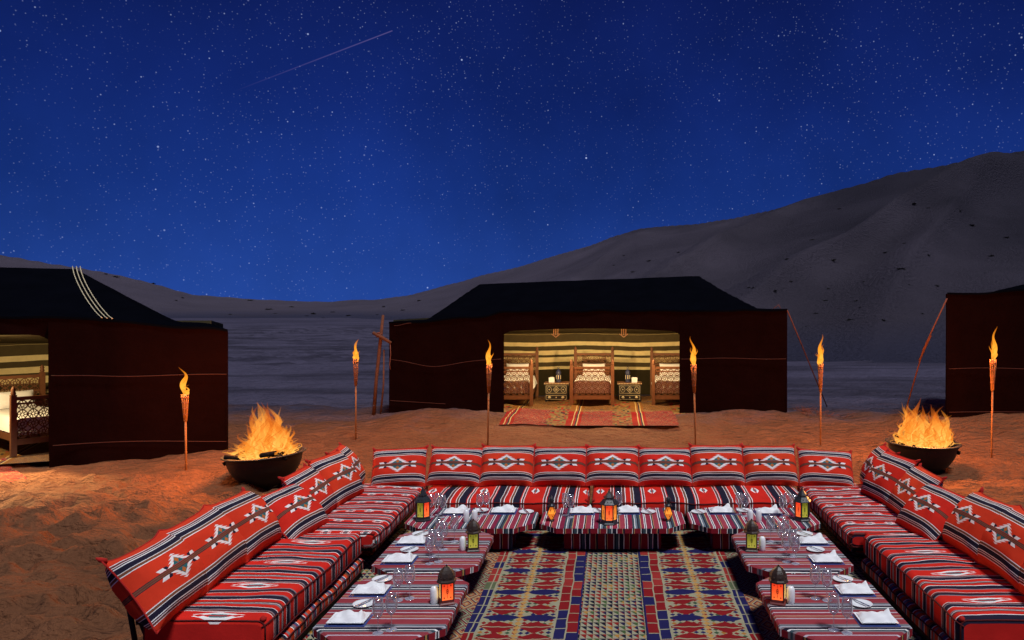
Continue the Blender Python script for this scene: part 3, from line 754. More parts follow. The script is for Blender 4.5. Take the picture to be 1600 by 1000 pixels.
for k, ((bx, by), rz, lab, i) in enumerate(beds):
    b = bed0 if k == 0 else copy_tree(bed0)
    zb = .07 if k < 3 else .03
    b.location = (bx, by, zb); b.rotation_euler = (0, 0, rz); tag(b, lab, 'bed', 'carved beds in the tents')
    R = Matrix.Rotation(rz, 3, 'Z'); hp = Vector((bx, by, zb)) + R @ Vector((0, 1.72, .655))
    mbp, _ = pillow_shape(.62, .36, .16, seed=k)
    o = mbp.build('bed_pillow', m_linen, None, hp, (math.radians(-28), 0, rz))
    tag(o, 'white pillow propped on the bed ' + ['at the left of the central tent', 'in the middle of the central tent', 'at the right of the central tent', 'in the left tent'][k], 'pillow', 'white bed pillows')
def make_nightstand():
    n = empty('nightstand'); w, d, h = .66, .42, .50
    MB().box((0, 0, .27), (w - .06, d, .42)).build('cabinet', m_black, n)
    t = MB(); t.box((0, 0, h), (w, d + .05, .04)); to = t.build('top', m_wood, n)
    e = MB()
    for i in range(16): e.box((-w / 2 + .02 + i * (w - .04) / 15, -d / 2 - .027, h), (.022, .006, .022))
    e.build('inlay', m_inlay, to)['kind'] = 'stuff'
    for sx in (-1, 1): MB().box((sx * (w / 2 - .06), 0, .03), (.06, d - .02, .06)).build('foot', m_black, n)
    for (z, hh, big) in ((.345, .22, 1), (.135, .13, 0)):
        dr = MB().box((0, -d / 2 - .008, z), (w - .1, .016, hh)).build('drawer', m_black, n)
        i_ = MB(); y = -d / 2 - .019; hw2, h2 = (w - .12) / 2, hh / 2 - .012
        for a, b_ in (((-hw2, -h2), (hw2, -h2)), ((hw2, -h2), (hw2, h2)), ((hw2, h2), (-hw2, h2)), ((-hw2, h2), (-hw2, -h2))): i_.bar((a[0], y, z + a[1]), (b_[0], y, z + b_[1]), .008, .005)
        if big:
            for k in range(4):
                a1, a2 = k * math.pi / 2, (k + 1) * math.pi / 2; i_.bar((.085 * math.cos(a1), y, z + .085 * math.sin(a1)), (.085 * math.cos(a2), y, z + .085 * math.sin(a2)), .009, .005); i_.bar((.045 * math.cos(a1), y, z + .045 * math.sin(a1)), (.045 * math.cos(a2), y, z + .045 * math.sin(a2)), .007, .005)
            for cx in (-.185, 0, .185):
                i_.box((cx, y, z), (.03, .012, .03))
                if cx:
                    for k in range(10):
                        a1, a2 = k * math.pi / 5, (k + 1) * math.pi / 5; i_.bar((cx + .06 * math.cos(a1), y, z + .075 * math.sin(a1)), (cx + .06 * math.cos(a2), y, z + .075 * math.sin(a2)), .008, .005)
        else:
            i_.box((0, y, z), (.03, .012, .03))
        i_.build('inlay', m_inlay, dr)['kind'] = 'stuff'
        if not big:
            for cx in (-.18, .18): MB().lathe([(.001, -.03), (.035, -.02), (.045, .01), (.02, .03), (.001, .035)], 10, (cx, -d / 2 - .025, z)).build('shell_pull', m_inlay, dr)
    return n
ns0 = make_nightstand()
for k, (x, lab) in enumerate(((-1.50, 'left'), (.46, 'right'))):
    n = ns0 if k == 0 else copy_tree(ns0)
    n.location = (x, 20.7, .06); tag(n, f'black inlaid nightstand to the {lab} of the middle bed', 'nightstand', 'inlaid nightstands')
    l = empty('blue_lantern', (x + (.05 if k == 0 else -.05), 20.65, .582), 0, f'dark blue lantern standing on the {lab} nightstand', 'lantern', 'blue lanterns on the nightstands')
    MB().lathe([(.001, 0), (.07, .0), (.075, .02), (.055, .05)], 6).build('base', m_bluel, l); MB().lathe([(.062, .05), (.066, .14), (.055, .24)], 6, smooth=False).build('body', m_bluel, l)
    MB().lathe([(.075, .24), (.06, .29), (.035, .33), (.012, .35), (.015, .37), (.001, .38)], 6).build('cap', m_bluel, l)
    MB().tube([(.03 * math.cos(a / 8 * math.pi), 0, .37 + .04 * math.sin(a / 8 * math.pi)) for a in range(9)], .005, 5).build('ring', m_bluel, l)
    for a in range(6): MB().box((.064 * math.cos(a * math.pi / 3 + .52), .064 * math.sin(a * math.pi / 3 + .52), .14), (.025, .006, .10), Matrix.Rotation(a * math.pi / 3 + .52 + math.pi / 2, 3, 'Z')).build('pane', m_inlay, l)
    tb = empty('tissue_box', (x + (-.13 if k == 0 else .13), 20.62, .582), 0, f'small white box beside the blue lantern on the {lab} nightstand', 'box', 'white boxes on the nightstands')
    MB().box((0, 0, .065), (.15, .12, .13)).build('carton', m_porc, tb); MB().box((0, 0, .134), (.09, .03, .008)).build('slot', m_linen, tb)

def cloth_sheet(name, mat, x0, x1, y0, y1, zf, label, cat, group=None, nx=40, ny=40, thick=.008, rot=None, org=(0, 0), uvf=None, kind=None):
    mb = MB()
    def P(u, v, dz):
        x, y = x0 + u * (x1 - x0), y0 + v * (y1 - y0)
        if rot is not None:
            X = org[0] + x * math.cos(rot) - y * math.sin(rot); Y = org[1] + x * math.sin(rot) + y * math.cos(rot)
        else: X, Y = x, y
        return (X, Y, zf(X, Y) + dz)
    uvf = uvf or (lambda u, v: (x0 + u * (x1 - x0), y0 + v * (y1 - y0)))
    mb.grid(lambda u, v: P(u, v, thick), nx, ny, uvf); mb.grid(lambda u, v: P(u, v, 0), nx, ny, uvf, flip=True)
    for (ua, va, ub, vb) in ((0, 0, 1, 0), (1, 0, 1, 1), (1, 1, 0, 1), (0, 1, 0, 0)):
        n = nx if va == vb else ny
        pts = [P(ua + (ub - ua) * i / n, va + (vb - va) * i / n, d) for i in range(n + 1) for d in (0, thick)]
        mb.add(pts, [(2 * k, 2 * k + 2, 2 * k + 3, 2 * k + 1) for k in range(n)])
    o = mb.build(name, mat); tag(o, label, cat, group); return o
cloth_sheet('tent_rug', m_grug, -3.6, 2.7, 17.85, 21.8, lambda x, y: max(gz(x, y), .05) + .006, 'gold and brown patterned rug on the floor under the beds of the central tent', 'rug', nx=50, ny=24)
cloth_sheet('tent_rug', m_trug, -2.42, 1.42, 16.35, 18.3, lambda x, y: max(gz(x, y), .05) + .022, 'bright red patterned rug laid before the central tent doorway', 'rug', nx=50, ny=24)
cloth_sheet('tent_rug', m_trug, -2.6, 0, 0, 2.2, lambda x, y: gz(x, y) + .022, 'red bordered rug corner at the left tent doorway', 'rug', nx=24, ny=24, rot=math.radians(46), org=(-8.85, 11.64))
cloth_sheet('tent_rug', m_grug, -3.2, .9, .25, 3.8, lambda x, y: max(gz(x, y), 0) + .010, 'brown patterned rug on the floor inside the left tent', 'rug', nx=24, ny=24, rot=ANG, org=JL)

# ------------------------------------------------------------------ rugs of the seating area
cloth_sheet('floor_rug', m_tri, -2.62, 2.62, 4.4, 9.0, lambda x, y: .002 + .004 * float(fbm(x * 2, y * 2, 2)), 'wide floor rug of small cream green and maroon triangles under the tables', 'rug', nx=60, ny=60, thick=.006)
def runner(side):
    x0, x1 = (-1.18, -.27) if side < 0 else (.27, 1.18)
    uvf = (lambda u, v: (.91 * u, 4.4 + v * 4.45)) if side < 0 else (lambda u, v: (.91 * (1 - u), 4.4 + v * 4.45))
    cloth_sheet('kilim_runner', m_runner, x0, x1, 4.4, 8.85, lambda x, y: .011 + .005 * float(fbm(x * 3, y * 2.4, 2)), ('left' if side < 0 else 'right') + ' of the two red and navy kilim runners down the middle', 'rug', 'kilim runners', nx=30, ny=90, thick=.007, uvf=uvf)
runner(-1); runner(1)

# ------------------------------------------------------------------ floor sofas: platforms, mattresses, pillows
def mattress(L, Wd, H, r=.045, seed=0, puff=.02):
    """x along the length 0..L, y across 0..Wd (front at 0), z 0..H"""
    mb = MB(); prof = []
    n = 5
    for (cy, cz, a0) in ((r, r, 180), (Wd - r, r, 270), (Wd - r, H - r, 0), (r, H - r, 90)):
        for k in range(n + 1):
            a = math.radians(a0 + 90 * k / n); prof.append([cy + r * math.cos(a), cz + r * math.sin(a)])
    def subdiv(p):
        out = []
        for i in range(len(p)):
            a, b = p[i], p[(i + 1) % len(p)]; d = math.hypot(a[0] - b[0], a[1] - b[1]); m = max(1, int(d / .07))
            for k in range(m): out.append((a[0] + (b[0] - a[0]) * k / m, a[1] + (b[1] - a[1]) * k / m))
        return out
    P = subdiv(prof); m = len(P); nx = max(8, int(L / .05)); cyc, czc = Wd / 2, H / 2
    acc = [0]
    for i in range(m): acc.append(acc[-1] + math.hypot(P[i][0] - P[(i + 1) % m][0], P[i][1] - P[(i + 1) % m][1]))
    xs = [0, .006, .02] + [.045 + (L - .09) * i / nx for i in range(nx + 1)] + [L - .02, L - .006, L]
    ins = [.04, .018, .005] + [0] * (nx + 1) + [.005, .018, .04]
    vs = []
    for x, q in zip(xs, ins):
        for (y, z) in P:
            yy = cyc + (y - cyc) * (1 - 2 * q / Wd); zz = czc + (z - czc) * (1 - 2 * q / H)
            nz = float(fbm(x * 2.3 + seed * 7, y * 3.1 + seed, 3)); edge = min(1, x / .15, (L - x) / .15)
            if z > H * .55:
                zz += puff * (math.sin(math.pi * min(1, max(0, y / Wd))) * .8 + nz * 1.1) * max(0, edge) + .008 * float(fbm(x * 14 + seed, y * 4, 2))
            if y < .05: yy += .012 * nz - .012 * math.sin(math.pi * z / H)
            vs.append((x, yy, zz))
    fs, uvs = [], []
    for i in range(len(xs) - 1):
        for k in range(m):
            k2 = (k + 1) % m
            fs.append((i * m + k, (i + 1) * m + k, (i + 1) * m + k2, i * m + k2))
            va, vb = P[k][0] + P[k][1] - H, P[k2][0] + P[k2][1] - H
            uvs.append([(xs[i], va), (xs[i + 1], va), (xs[i + 1], vb), (xs[i], vb)])
    mb.add(vs, fs, uvs, 0, True)
    for q in (0, len(xs) - 1): mb.add([vs[q * m + k] for k in range(m)], [tuple(range(m)) if q else tuple(range(m - 1, -1, -1))], None, 1, False)
    # seam lines along the front edge for the piping
    def seam(z):
        k = min(range(m), key=lambda i: (P[i][0] - .006) ** 2 + (P[i][1] - z) ** 2)
        return [vs[i * m + k] for i in range(len(xs))]
    ends = []
    for q in (1, len(xs) - 2): ends.append([vs[q * m + k] for k in range(m)] + [vs[q * m]])
    return mb, [seam(H - r * .8), seam(r * .8)], ends
def put_mattress(name, label, mat, L, Wd, H, loc, rz, seed, group, cat='mattress', endmat=None, tuft=True):
    mb, seams, ends = mattress(L, Wd, H, seed=seed, r=min(.05, H * .3))
    root = empty(name, loc, rz, label, cat, group)
    mb.build('cover', [mat, endmat or m_redcloth], root)
    for p in seams: MB().tube([(a, b - .004, c) for a, b, c in p], .006, 5).build('piping', m_piping, root)
    for p in ends: MB().tube(p, .006, 5).build('piping', m_piping, root)
    if tuft:
        for x in (.02, L - .02): MB().lathe([(.001, -.02), (.02, -.012), (.024, .004), (.012, .018), (.001, .02)], 8, (x, .03, H - .01)).build('corner_tuft', m_redpiping, root)
    return root
H90 = math.pi / 2
def platform(name, label, x0, x1, y0, y1, h, back=None):
    r = empty(name, ((x0 + x1) / 2, (y0 + y1) / 2, 0), 0, label, 'sofa base', 'low sofa bases')
    w, d = x1 - x0, y1 - y0
    MB().box((0, 0, h / 2), (w, d, h)).build('deck', m_darkframe, r)
    if back:
        # slatted leaning back frame behind the pillows: side -1 left, +1 right, 0 rear
        side, zt, lean = back
        if side == 0:
            for x in np.arange(-w / 2 + .05, w / 2, .62):
                MB().bar((x, d / 2 - .12, h), (x, d / 2 + lean, zt), .05, .03, Vector((1, 0, 0))).build('back_strut', m_darkframe, r)
            MB().box((0, d / 2 + lean + .005, zt - .03), (w, .03, .06)).build('back_rail', m_darkframe, r)
            MB().box((0, d / 2 + lean * .5 - .05, (h + zt) / 2), (w, .03, .06)).build('back_rail', m_darkframe, r)
        else:
            xe = side * w / 2
            for y in np.arange(-d / 2 + .03, d / 2, .62):
                MB().bar((xe - side * .12, y, h), (xe + side * lean, y, zt), .05, .03, Vector((0, 1, 0))).build('back_strut', m_darkframe, r)
            MB().box((xe + side * (lean + .005), 0, zt - .03), (.03, d, .06)).build('back_rail', m_darkframe, r)
            MB().box((xe + side * (lean * .5 - .05), 0, (h + zt) / 2), (.03, d, .06)).build('back_rail', m_darkframe, r)
            MB().tube([(xe + side * .02, -d / 2 + .02, 0), (xe + side * (lean - .02), -d / 2 + .02, zt - .05)], .018, 7).build('back_leg', m_darkframe, r)
    return r
platform('sofa_base', 'dark low base under the rear row of seating', -2.25, 2.25, 8.92, 9.75, .17, (0, .66, .22))
put_mattress('seat_mattress', 'striped red seat mattress of the rear row, left of its middle seam', m_mat_back, 1.98, .88, .2, (-2.26, 8.85, .175), 0, 1, 'rear row seat mattresses')
put_mattress('seat_mattress', 'striped red seat mattress of the rear row, right of its middle seam with purple bands', m_mat_back, 2.5, .88, .2, (-.24, 8.86, .175), 0, 2, 'rear row seat mattresses')
for side, sn in ((-1, 'left'), (1, 'right')):
    def P(x, y0, y1):     # origin and rotation of a lengthwise mattress on this side; x = inner edge
        return ((-x, y0), H90) if side < 0 else ((x, y1), -H90)
    # near sofa
    a, b = (-3.32, -2.42) if side < 0 else (2.42, 3.32)
    platform('sofa_base', f'dark low base under the near {sn} sofa', a, b, 5.42, 7.40, .055, (side, .72, .16))
    (ox, oy), rz = P(2.41, 5.40, 7.44)
    put_mattress('base_cushion', f'thin orange striped base cushion under the near {sn} seat mattress', m_base, 2.04, .90, .13, (ox, oy, .056), rz, 3 + side, 'striped base cushions', 'cushion', tuft=False)
    (ox, oy), rz = P(2.43, 5.39, 7.45)
    put_mattress('seat_mattress', f'thick red seat mattress of the near {sn} sofa with a plain red end', m_mat_side, 2.06, .88, .225, (ox, oy, .19), rz, 5 + side, 'side sofa seat mattresses')
    # far sofa
    a, b = (-3.25, -2.50) if side < 0 else (2.50, 3.25)
    platform('sofa_base', f'dark low base under the far {sn} sofa', a, b, 7.95, 9.75, .03, (side, .68, .18))
    (ox, oy), rz = P(2.47, 7.90, 9.70)
    put_mattress('base_cushion', f'orange striped base cushion under the far {sn} seat mattress', m_base, 1.80, .80, .17, (ox, oy, .032), rz, 9 + side, 'striped base cushions', 'cushion', tuft=False)
    MB_ = MB(); MB_.box((0, 0, 0), (.80, 2.0, .035)); o = MB_.build('seat_board', m_darkframe, None, (side * 2.76, 8.55, .222)); tag(o, f'dark board under the far {sn} seat mattress', 'board', 'boards under the far mattresses')
    (ox, oy), rz = P(2.31, 7.49, 9.62)
    put_mattress('seat_mattress', f'narrow striped seat mattress of the far {sn} sofa', m_mat_far, 2.13, .92, .16, (ox, oy, .24), rz, 12 + side, 'side sofa seat mattresses')

def put_pillow(label, w, h, t, loc, rz, lean, cells=1, seed=0, group='red back pillows', roll=0.0):
    mb, out = pillow_shape(w, h, t, cells=cells, seed=seed, nu=18, nv=14, scal=.055 if cells == 1 else .10)
    root = empty('back_pillow', loc, 0, label, 'pillow', group)
    root.rotation_euler = (-lean, roll, rz)
    mb.build('cover', m_pillow, root)
    MB().tube(out, .007, 5).build('piping', m_redpiping, root)
    for (x, z) in ((-w / 2, h * .99), (w / 2, h * .99)):
        q = MB(); sx = 1 if x > 0 else -1
        q.tube([(x - sx * .03, 0, z - .03), (x, .005, z), (x + sx * .012, .01, z + .022)], [.022, .016, .005], 6); q.build('corner_tuft', m_redpiping, root)
    return root
names = ['leftmost corner', 'second from the left', 'third from the left', 'fourth from the left', 'middle', 'fourth from the right', 'third from the right', 'second from the right', 'rightmost corner']
rp = random.Random(4)
for i in range(9):
    x = (i - 4) * .657; corner = i in (0, 8)
    put_pillow(f'red pillow with white emblem in the rear row, {names[i]}', .665, .53 + rp.uniform(-.02, .015), .25, (x, 9.47 - (.06 if corner else 0), .405 - (.01 if corner else 0)), (0.10 if i == 0 else -.10 if i == 8 else rp.uniform(-.03, .03)), math.radians(34 + rp.uniform(-3, 3)), seed=20 + i, group='rear row pillows', roll=rp.uniform(-.02, .02) + (-.03 if i == 0 else .03 if i == 8 else 0))
for side, sn in ((-1, 'left'), (1, 'right')):
    rz = -side * H90
    lab = f'red pillow on the {sn} side row, '
    put_pillow(f'long three-part red pillow nearest the camera on the {sn} side row', 2.02, .61, .36, (side * 3.10, 6.20, .415), rz, math.radians(37), 3, 40 + side, 'side row pillows')
    put_pillow(lab + 'slumped low beside the long pillow', .70, .60, .30, (side * 2.93, 7.50, .385), rz + .13 * side, math.radians(46), 1, 44 + side, 'side row pillows')
    put_pillow(lab + 'second after the long pillow', .66, .60, .28, (side * 3.02, 8.13, .395), rz - .02 * side, math.radians(37), 1, 48 + side, 'side row pillows')
    put_pillow(lab + 'last but one before the corner', .66, .62, .28, (side * 2.98, 8.74, .40), rz + .16 * side, math.radians(34), 1, 52 + side, 'side row pillows')
    put_pillow(lab + 'tucked into the rear corner', .62, .58, .28, (side * 3.08, 9.30, .40), rz - .10 * side, math.radians(30), 1, 56 + side, 'side row pillows')

# ------------------------------------------------------------------ tables
def octa(w, d, c): return [(-w / 2 + c, -d / 2), (w / 2 - c, -d / 2), (w / 2, -d / 2 + c), (w / 2, d / 2 - c), (w / 2 - c, d / 2), (-w / 2 + c, d / 2), (-w / 2, d / 2 - c), (-w / 2, -d / 2 + c)]
TZ = .30
def table(label, cx, cy, w, d, mat, group, skirt=(.62, .72), c=.2, rim=.065):
    r = empty('low_table', (cx, cy, 0), 0, label, 'table', group)
    P = octa(w, d, c); mb = MB()
    b = .012
    I = octa(w - 2 * b, d - 2 * b, c - b * .4)
    vs = [(x, y, TZ) for x, y in I]; mb.add(vs, [tuple(range(8))], [[(x + cx, y + cy) for x, y in I]])
    vs = [(x, y, TZ) for x, y in I] + [(x, y, TZ - b) for x, y in P]
    mb.add(vs, [(i, 8 + i, 8 + (i + 1) % 8, (i + 1) % 8) for i in range(8)], [[(vs[q][0] + cx, vs[q][1] + cy) for q in (i, 8 + i, 8 + (i + 1) % 8, (i + 1) % 8)] for i in range(8)])
    mb.build('table_top', mat, r)
    q = MB(); acc = 0
    for i in range(8):
        p0, p1 = P[i], P[(i + 1) % 8]; L = math.hypot(p0[0] - p1[0], p0[1] - p1[1])
        vv = [(p0[0], p0[1], TZ - b), (p1[0], p1[1], TZ - b), (p1[0], p1[1], TZ - rim), (p0[0], p0[1], TZ - rim)]
        q.add(vv, [(0, 3, 2, 1)], [[(acc, 0), (acc, rim), (acc + L, rim), (acc + L, 0)]]); acc += L
    q.add([(x, y, TZ - rim) for x, y in P], [tuple(range(7, -1, -1))])
    q.build('table_rim', m_rim if mat is m_tab_side else m_skirt, r)
    sw, sd = w * skirt[0], d * skirt[1]; n = 40; s = MB(); pts = []
    per = 2 * (sw + sd)
    def on(t):
        t = t % per
        if t < sw: return (-sw / 2 + t, -sd / 2)
        t -= sw
        if t < sd: return (sw / 2, -sd / 2 + t)
        t -= sd
        if t < sw: return (sw / 2 - t, sd / 2)
        return (-sw / 2, sd / 2 - (t - sw))
    N = 160
    s.grid(lambda u, v: (on(u * per)[0] * (1 + .012 * math.sin(u * 160) * (1 - v)), on(u * per)[1] * (1 + .012 * math.sin(u * 150) * (1 - v)), .03 + v * (TZ - rim - .031)), N, 4, lambda u, v: (u * per, v))
    s.build('skirt', m_skirt, r)
    MB().box((0, 0, .016), (sw - .05, sd - .05, .028)).build('plinth', m_darkframe, r)
    return r
TABLES = {}
for side, sn in ((-1, 'left'), (1, 'right')):
    table(f'octagonal low table nearest the camera on the {sn}, covered in mauve striped cloth', side * 1.68, 5.98, .96, 1.30, m_tab_side, 'side tables')
    table(f'octagonal low table on the {sn}, second from the camera, with a green lantern', side * 1.68, 7.32, .96, 1.28, m_tab_side, 'side tables')
    table(f'low striped table before the rear seats, {sn} of the middle table', side * 1.53, 8.42, 1.40, .80, m_tab_back, 'rear tables', (.66, .66))
table('low striped table in the middle before the rear seats with the tall red lantern', 0, 8.42, 1.56, .80, m_tab_back, 'rear tables', (.66, .66), c=.19)

# ------------------------------------------------------------------ tableware
def wine_glass_proto():
    g = empty('wine_glass')
    MB().lathe([(.001, .006), (.012, .006), (.036, .0035), (.038, .0015), (.036, .0), (.001, .0)], 20).build('foot', m_glass, g)
    MB().lathe([(.0045, .006), (.0038, .03), (.0036, .07), (.0048, .098), (.010, .108)], 10).build('stem', m_glass, g)
    prof = [(.004, .104), (.018, .112), (.032, .130), (.040, .155), (.041, .175), (.037, .21), (.033, .245)]
    MB().lathe(prof + [(r - .0016, z) for r, z in prof[::-1]], 22).build('bowl', m_glass, g)
    return g
glass0 = [wine_glass_proto()]
def wine_glass(x, y, label, s=1.0):
    g = glass0.pop() if glass0 else copy_tree(GL[0])
    if not GL: GL.append(g)
    g.location = (x, y, TZ + .001); g.scale = (s, s, s); g.rotation_euler = (0, 0, random.Random(int(x * 999 + y * 77)).uniform(0, 6)); tag(g, label, 'wine glass', 'wine glasses on the tables')
GL = []
def plate_proto():
    p = empty('square_plate')
    m = MB(); w, d = .27, .20
    m.grid(lambda u, v: ((u - .5) * w, (v - .5) * d, .008 + .016 * max(abs(u - .5) * 2, abs(v - .5) * 2) ** 5), 12, 10); m.grid(lambda u, v: ((u - .5) * w, (v - .5) * d, .003 + .016 * max(abs(u - .5) * 2, abs(v - .5) * 2) ** 5), 12, 10, flip=True)
    m.build('plate', m_porc, p); MB().box((0, 0, .003), (w + .02, d + .02, .004)).build('blue_mat', m_navyrim, p)
    return p
def napkin_mesh(seed, hgt=1.0):
    r = random.Random(seed); a, b = r.uniform(0, 6), r.uniform(0, 6); m = MB(); w, d = .235, .165
    def f(u, v, t):
        fold = hgt * (.040 * math.exp(-((v - .55 - .12 * math.sin(u * 4 + a)) / .20) ** 2) * (.3 + u) + .026 * math.exp(-((v - .25 + .1 * u) / .10) ** 2) * u + .016 * math.sin(u * 11 + a + v * 4) * u)
        edge = min(1, min(u, 1 - u, v, 1 - v) / .08)
        return ((u - .5) * w * (1 + .04 * math.sin(v * 5 + a)), (v - .5) * d * (1 + .05 * math.sin(u * 6 + b)), .010 + t * (.012 + (fold + .005 * math.sin(u * 13 + b) * math.sin(v * 8 + a)) * edge + .012 * edge))
    m.grid(lambda u, v: f(u, v, 1), 20, 14); m.grid(lambda u, v: f(u, v, 0), 20, 14, flip=True)
    for (ua, va, ub, vb, n) in ((0, 0, 1, 0, 20), (1, 0, 1, 1, 14), (1, 1, 0, 1, 20), (0, 1, 0, 0, 14)):
        pts = [f(ua + (ub - ua) * i / n, va + (vb - va) * i / n, t) for i in range(n + 1) for t in (0, 1)]
        m.add(pts, [(2 * k, 2 * k + 2, 2 * k + 3, 2 * k + 1) for k in range(n)], None, 0, True)
    return m
plate0 = [plate_proto()]; PL = []; nseed = [0]
def setting(x, y, rz, where):
    p = plate0.pop() if plate0 else copy_tree(PL[0])
    if not PL: PL.append(p)
    p.location = (x, y, TZ + .001); p.rotation_euler = (0, 0, rz); tag(p, 'white square plate under the napkin ' + where, 'plate', 'square plates')
    nseed[0] += 1; o = napkin_mesh(nseed[0]).build('folded_napkin', m_linen, None, (x, y, TZ + .003), (0, 0, rz + .08 * math.sin(nseed[0] * 5)))
    tag(o, 'folded white napkin ' + where, 'napkin', 'folded napkins')
bread0 = []
def bread(x, y, rz, where):
    if not bread0:
        b = empty('bread_plate'); pr = [(.001, .006), (.055, .006), (.075, .012), (.085, .016), (.084, .012), (.06, .003), (.001, .003)]
        MB().lathe(pr, 24).build('plate', m_porc, b); bread0.append(b)
    else: b = copy_tree(bread0[0])
    b.location = (x, y, TZ + .001); tag(b, 'small round bread plate ' + where, 'plate', 'bread plates')
    k = empty('butter_knife', (x, y, TZ + .020), rz, 'butter knife lying across the bread plate ' + where, 'knife', 'butter knives')
    MB().box((0, .045, 0), (.012, .10, .004)).build('handle', m_steel, k); MB().box((0, -.045, 0), (.016, .08, .002)).build('blade', m_steel, k)
sh0 = []
def shaker(x, y, label):
    if not sh0:
        s = empty('salt_shaker')
        MB().lathe([(.001, 0), (.026, 0), (.030, .01), (.032, .06), (.031, .10), (.026, .122), (.014, .134), (.001, .138)], 16).build('body', m_porc, s)
        h = MB()
        for k in range(5): h.box((.007 * math.cos(k * 1.257), .007 * math.sin(k * 1.257), .137), (.003, .003, .003))
        h.build('holes', m_black, s); sh0.append(s)
    else: s = copy_tree(sh0[0])
    s.location = (x, y, TZ + .001); tag(s, label, 'shaker', 'white salt shakers')
def lamp_light(root, z, power, col):
    l = bpy.data.lights.new('candle_light', 'POINT'); l.energy = power; l.color = col; l.shadow_soft_size = .05
    o = bpy.data.objects.new('candle_light', l); C.objects.link(o); o.parent = root; o.location = (0, 0, z)
def lantern(x, y, label, sides, H, R, panes, metal, dome=False, rz=0.0, power=3.0, base=None):
    r = empty('lantern', (x, y, TZ + .001), rz, label, 'lantern', 'lit metal lanterns on the tables')
    a0 = math.pi / sides; zb, zt = H * .13, H * .56
    MB().lathe([(.001, 0), (R * 1.22, 0), (R * 1.22, H * .03), (R * 1.04, H * .06), (R, zb), (.001, zb)], sides, smooth=False, rot0=a0).build('base', base or metal, r)
    for k in range(sides):
        t0 = a0 + 2 * math.pi * k / sides; t1 = a0 + 2 * math.pi * (k + 1) / sides
        p0 = Vector((R * math.cos(t0), R * math.sin(t0), 0)); p1 = Vector((R * math.cos(t1), R * math.sin(t1), 0))
        MB().bar(p0 + Vector((0, 0, zb)), p0 + Vector((0, 0, zt)), R * .16, R * .16).build('corner_post', metal, r)
        q0, q1 = p0.lerp(p1, .05) * .985, p0.lerp(p1, .95) * .985
        pm = MB(); th = (p0 + p1).normalized() * .004
        vs = [q0 + Vector((0, 0, zb)), q1 + Vector((0, 0, zb)), q1 + Vector((0, 0, zt)), q0 + Vector((0, 0, zt))]
        pm.add(vs, [(0, 1, 2, 3)], [[(0, 0), (1, 0), (1, 1), (0, 1)]]); pm.add([v - th for v in vs], [(3, 2, 1, 0)], [[(0, 1), (1, 1), (1, 0), (0, 0)]])
        pane = pm.build('pane', panes[k % len(panes)], r)
    if dome:
        prof = [(R * 1.12, zt), (R * 1.12, H * .60), (R * 1.0, H * .64), (R * .97, H * .72), (R * .86, H * .80), (R * .62, H * .88), (R * .30, H * .94), (R * .12, H * .96)]
    else:
        prof = [(R * 1.28, zt), (R * 1.28, H * .585), (R * .80, H * .70), (R * .62, H * .72), (R * .66, H * .76), (R * .40, H * .84), (R * .30, H * .87), (R * .10, H * .95)]
    cap = MB().lathe(prof + [(.001, prof[-1][1])], sides if not dome else sides * 2, smooth=False, rot0=a0).build('cap', metal, r)
    MB().lathe([(.004, H * .95), (.010, H * .965), (.005, H * .98), (.008, H * .99), (.001, H * 1.0)], 8).build('finial', metal, cap)
    # pierced fretwork on the cap
    fr = MB()
    for k in range(sides * 2):
        a = a0 + math.pi * (k + .5) / sides * 1.0
        rr_, z_ = (R * .95 * (math.cos(math.pi / sides) if not dome else .98), H * .70) if dome else (R * .92, H * .645)
        fr.lathe([(.001, -.006), (.008, 0), (.001, .006)], 6, (rr_ * math.cos(a), rr_ * math.sin(a), z_))
        fr.lathe([(.001, -.005), (.006, 0), (.001, .005)], 6, (rr_ * .8 * math.cos(a + .2), rr_ * .8 * math.sin(a + .2), z_ + H * .12))
    fr.build('fretwork', m_lbrass, cap)['kind'] = 'stuff'
    lamp_light(r, H * .36, power, (1.0, .62, .30))
    return r
def drop_lantern(x, y, label):
    r = empty('lantern', (x, y, TZ + .001), math.pi / 4, label, 'lantern', 'lit metal lanterns on the tables')
    R = .062; zs = [.0, .02, .085, .15]
    MB().lathe([(.001, 0), (.03, 0), (.03, .012), (.016, .02), (.001, .02)], 8).build('base', m_lbrass, r)
    g = [(.016, .02), (R, .085), (.022, .16)]
    for i in range(2):
        for k in range(4):
            pm = MB(); c = lambda rad, z, kk: (rad * math.cos(kk * H90), rad * math.sin(kk * H90), z)
            vs = [c(*g[i], k), c(*g[i], k + 1), c(*g[i + 1], k + 1), c(*g[i + 1], k)]
            pm.add(vs, [(0, 1, 2, 3)], [[(0, 0), (1, 0), (1, 1), (0, 1)]]); pm.build('pane', m_pane_org, r)
            MB().bar(vs[0], vs[3], .005, .005).build('edge_bar', m_lmetal, r)
    MB().lathe([(.03, .155), (.045, .16), (.035, .175), (.018, .19), (.022, .21), (.030, .222), (.024, .245), (.008, .262), (.001, .28)], 10).build('cap', m_lmetal, r)
    lamp_light(r, .085, 1.2, (1.0, .55, .2))
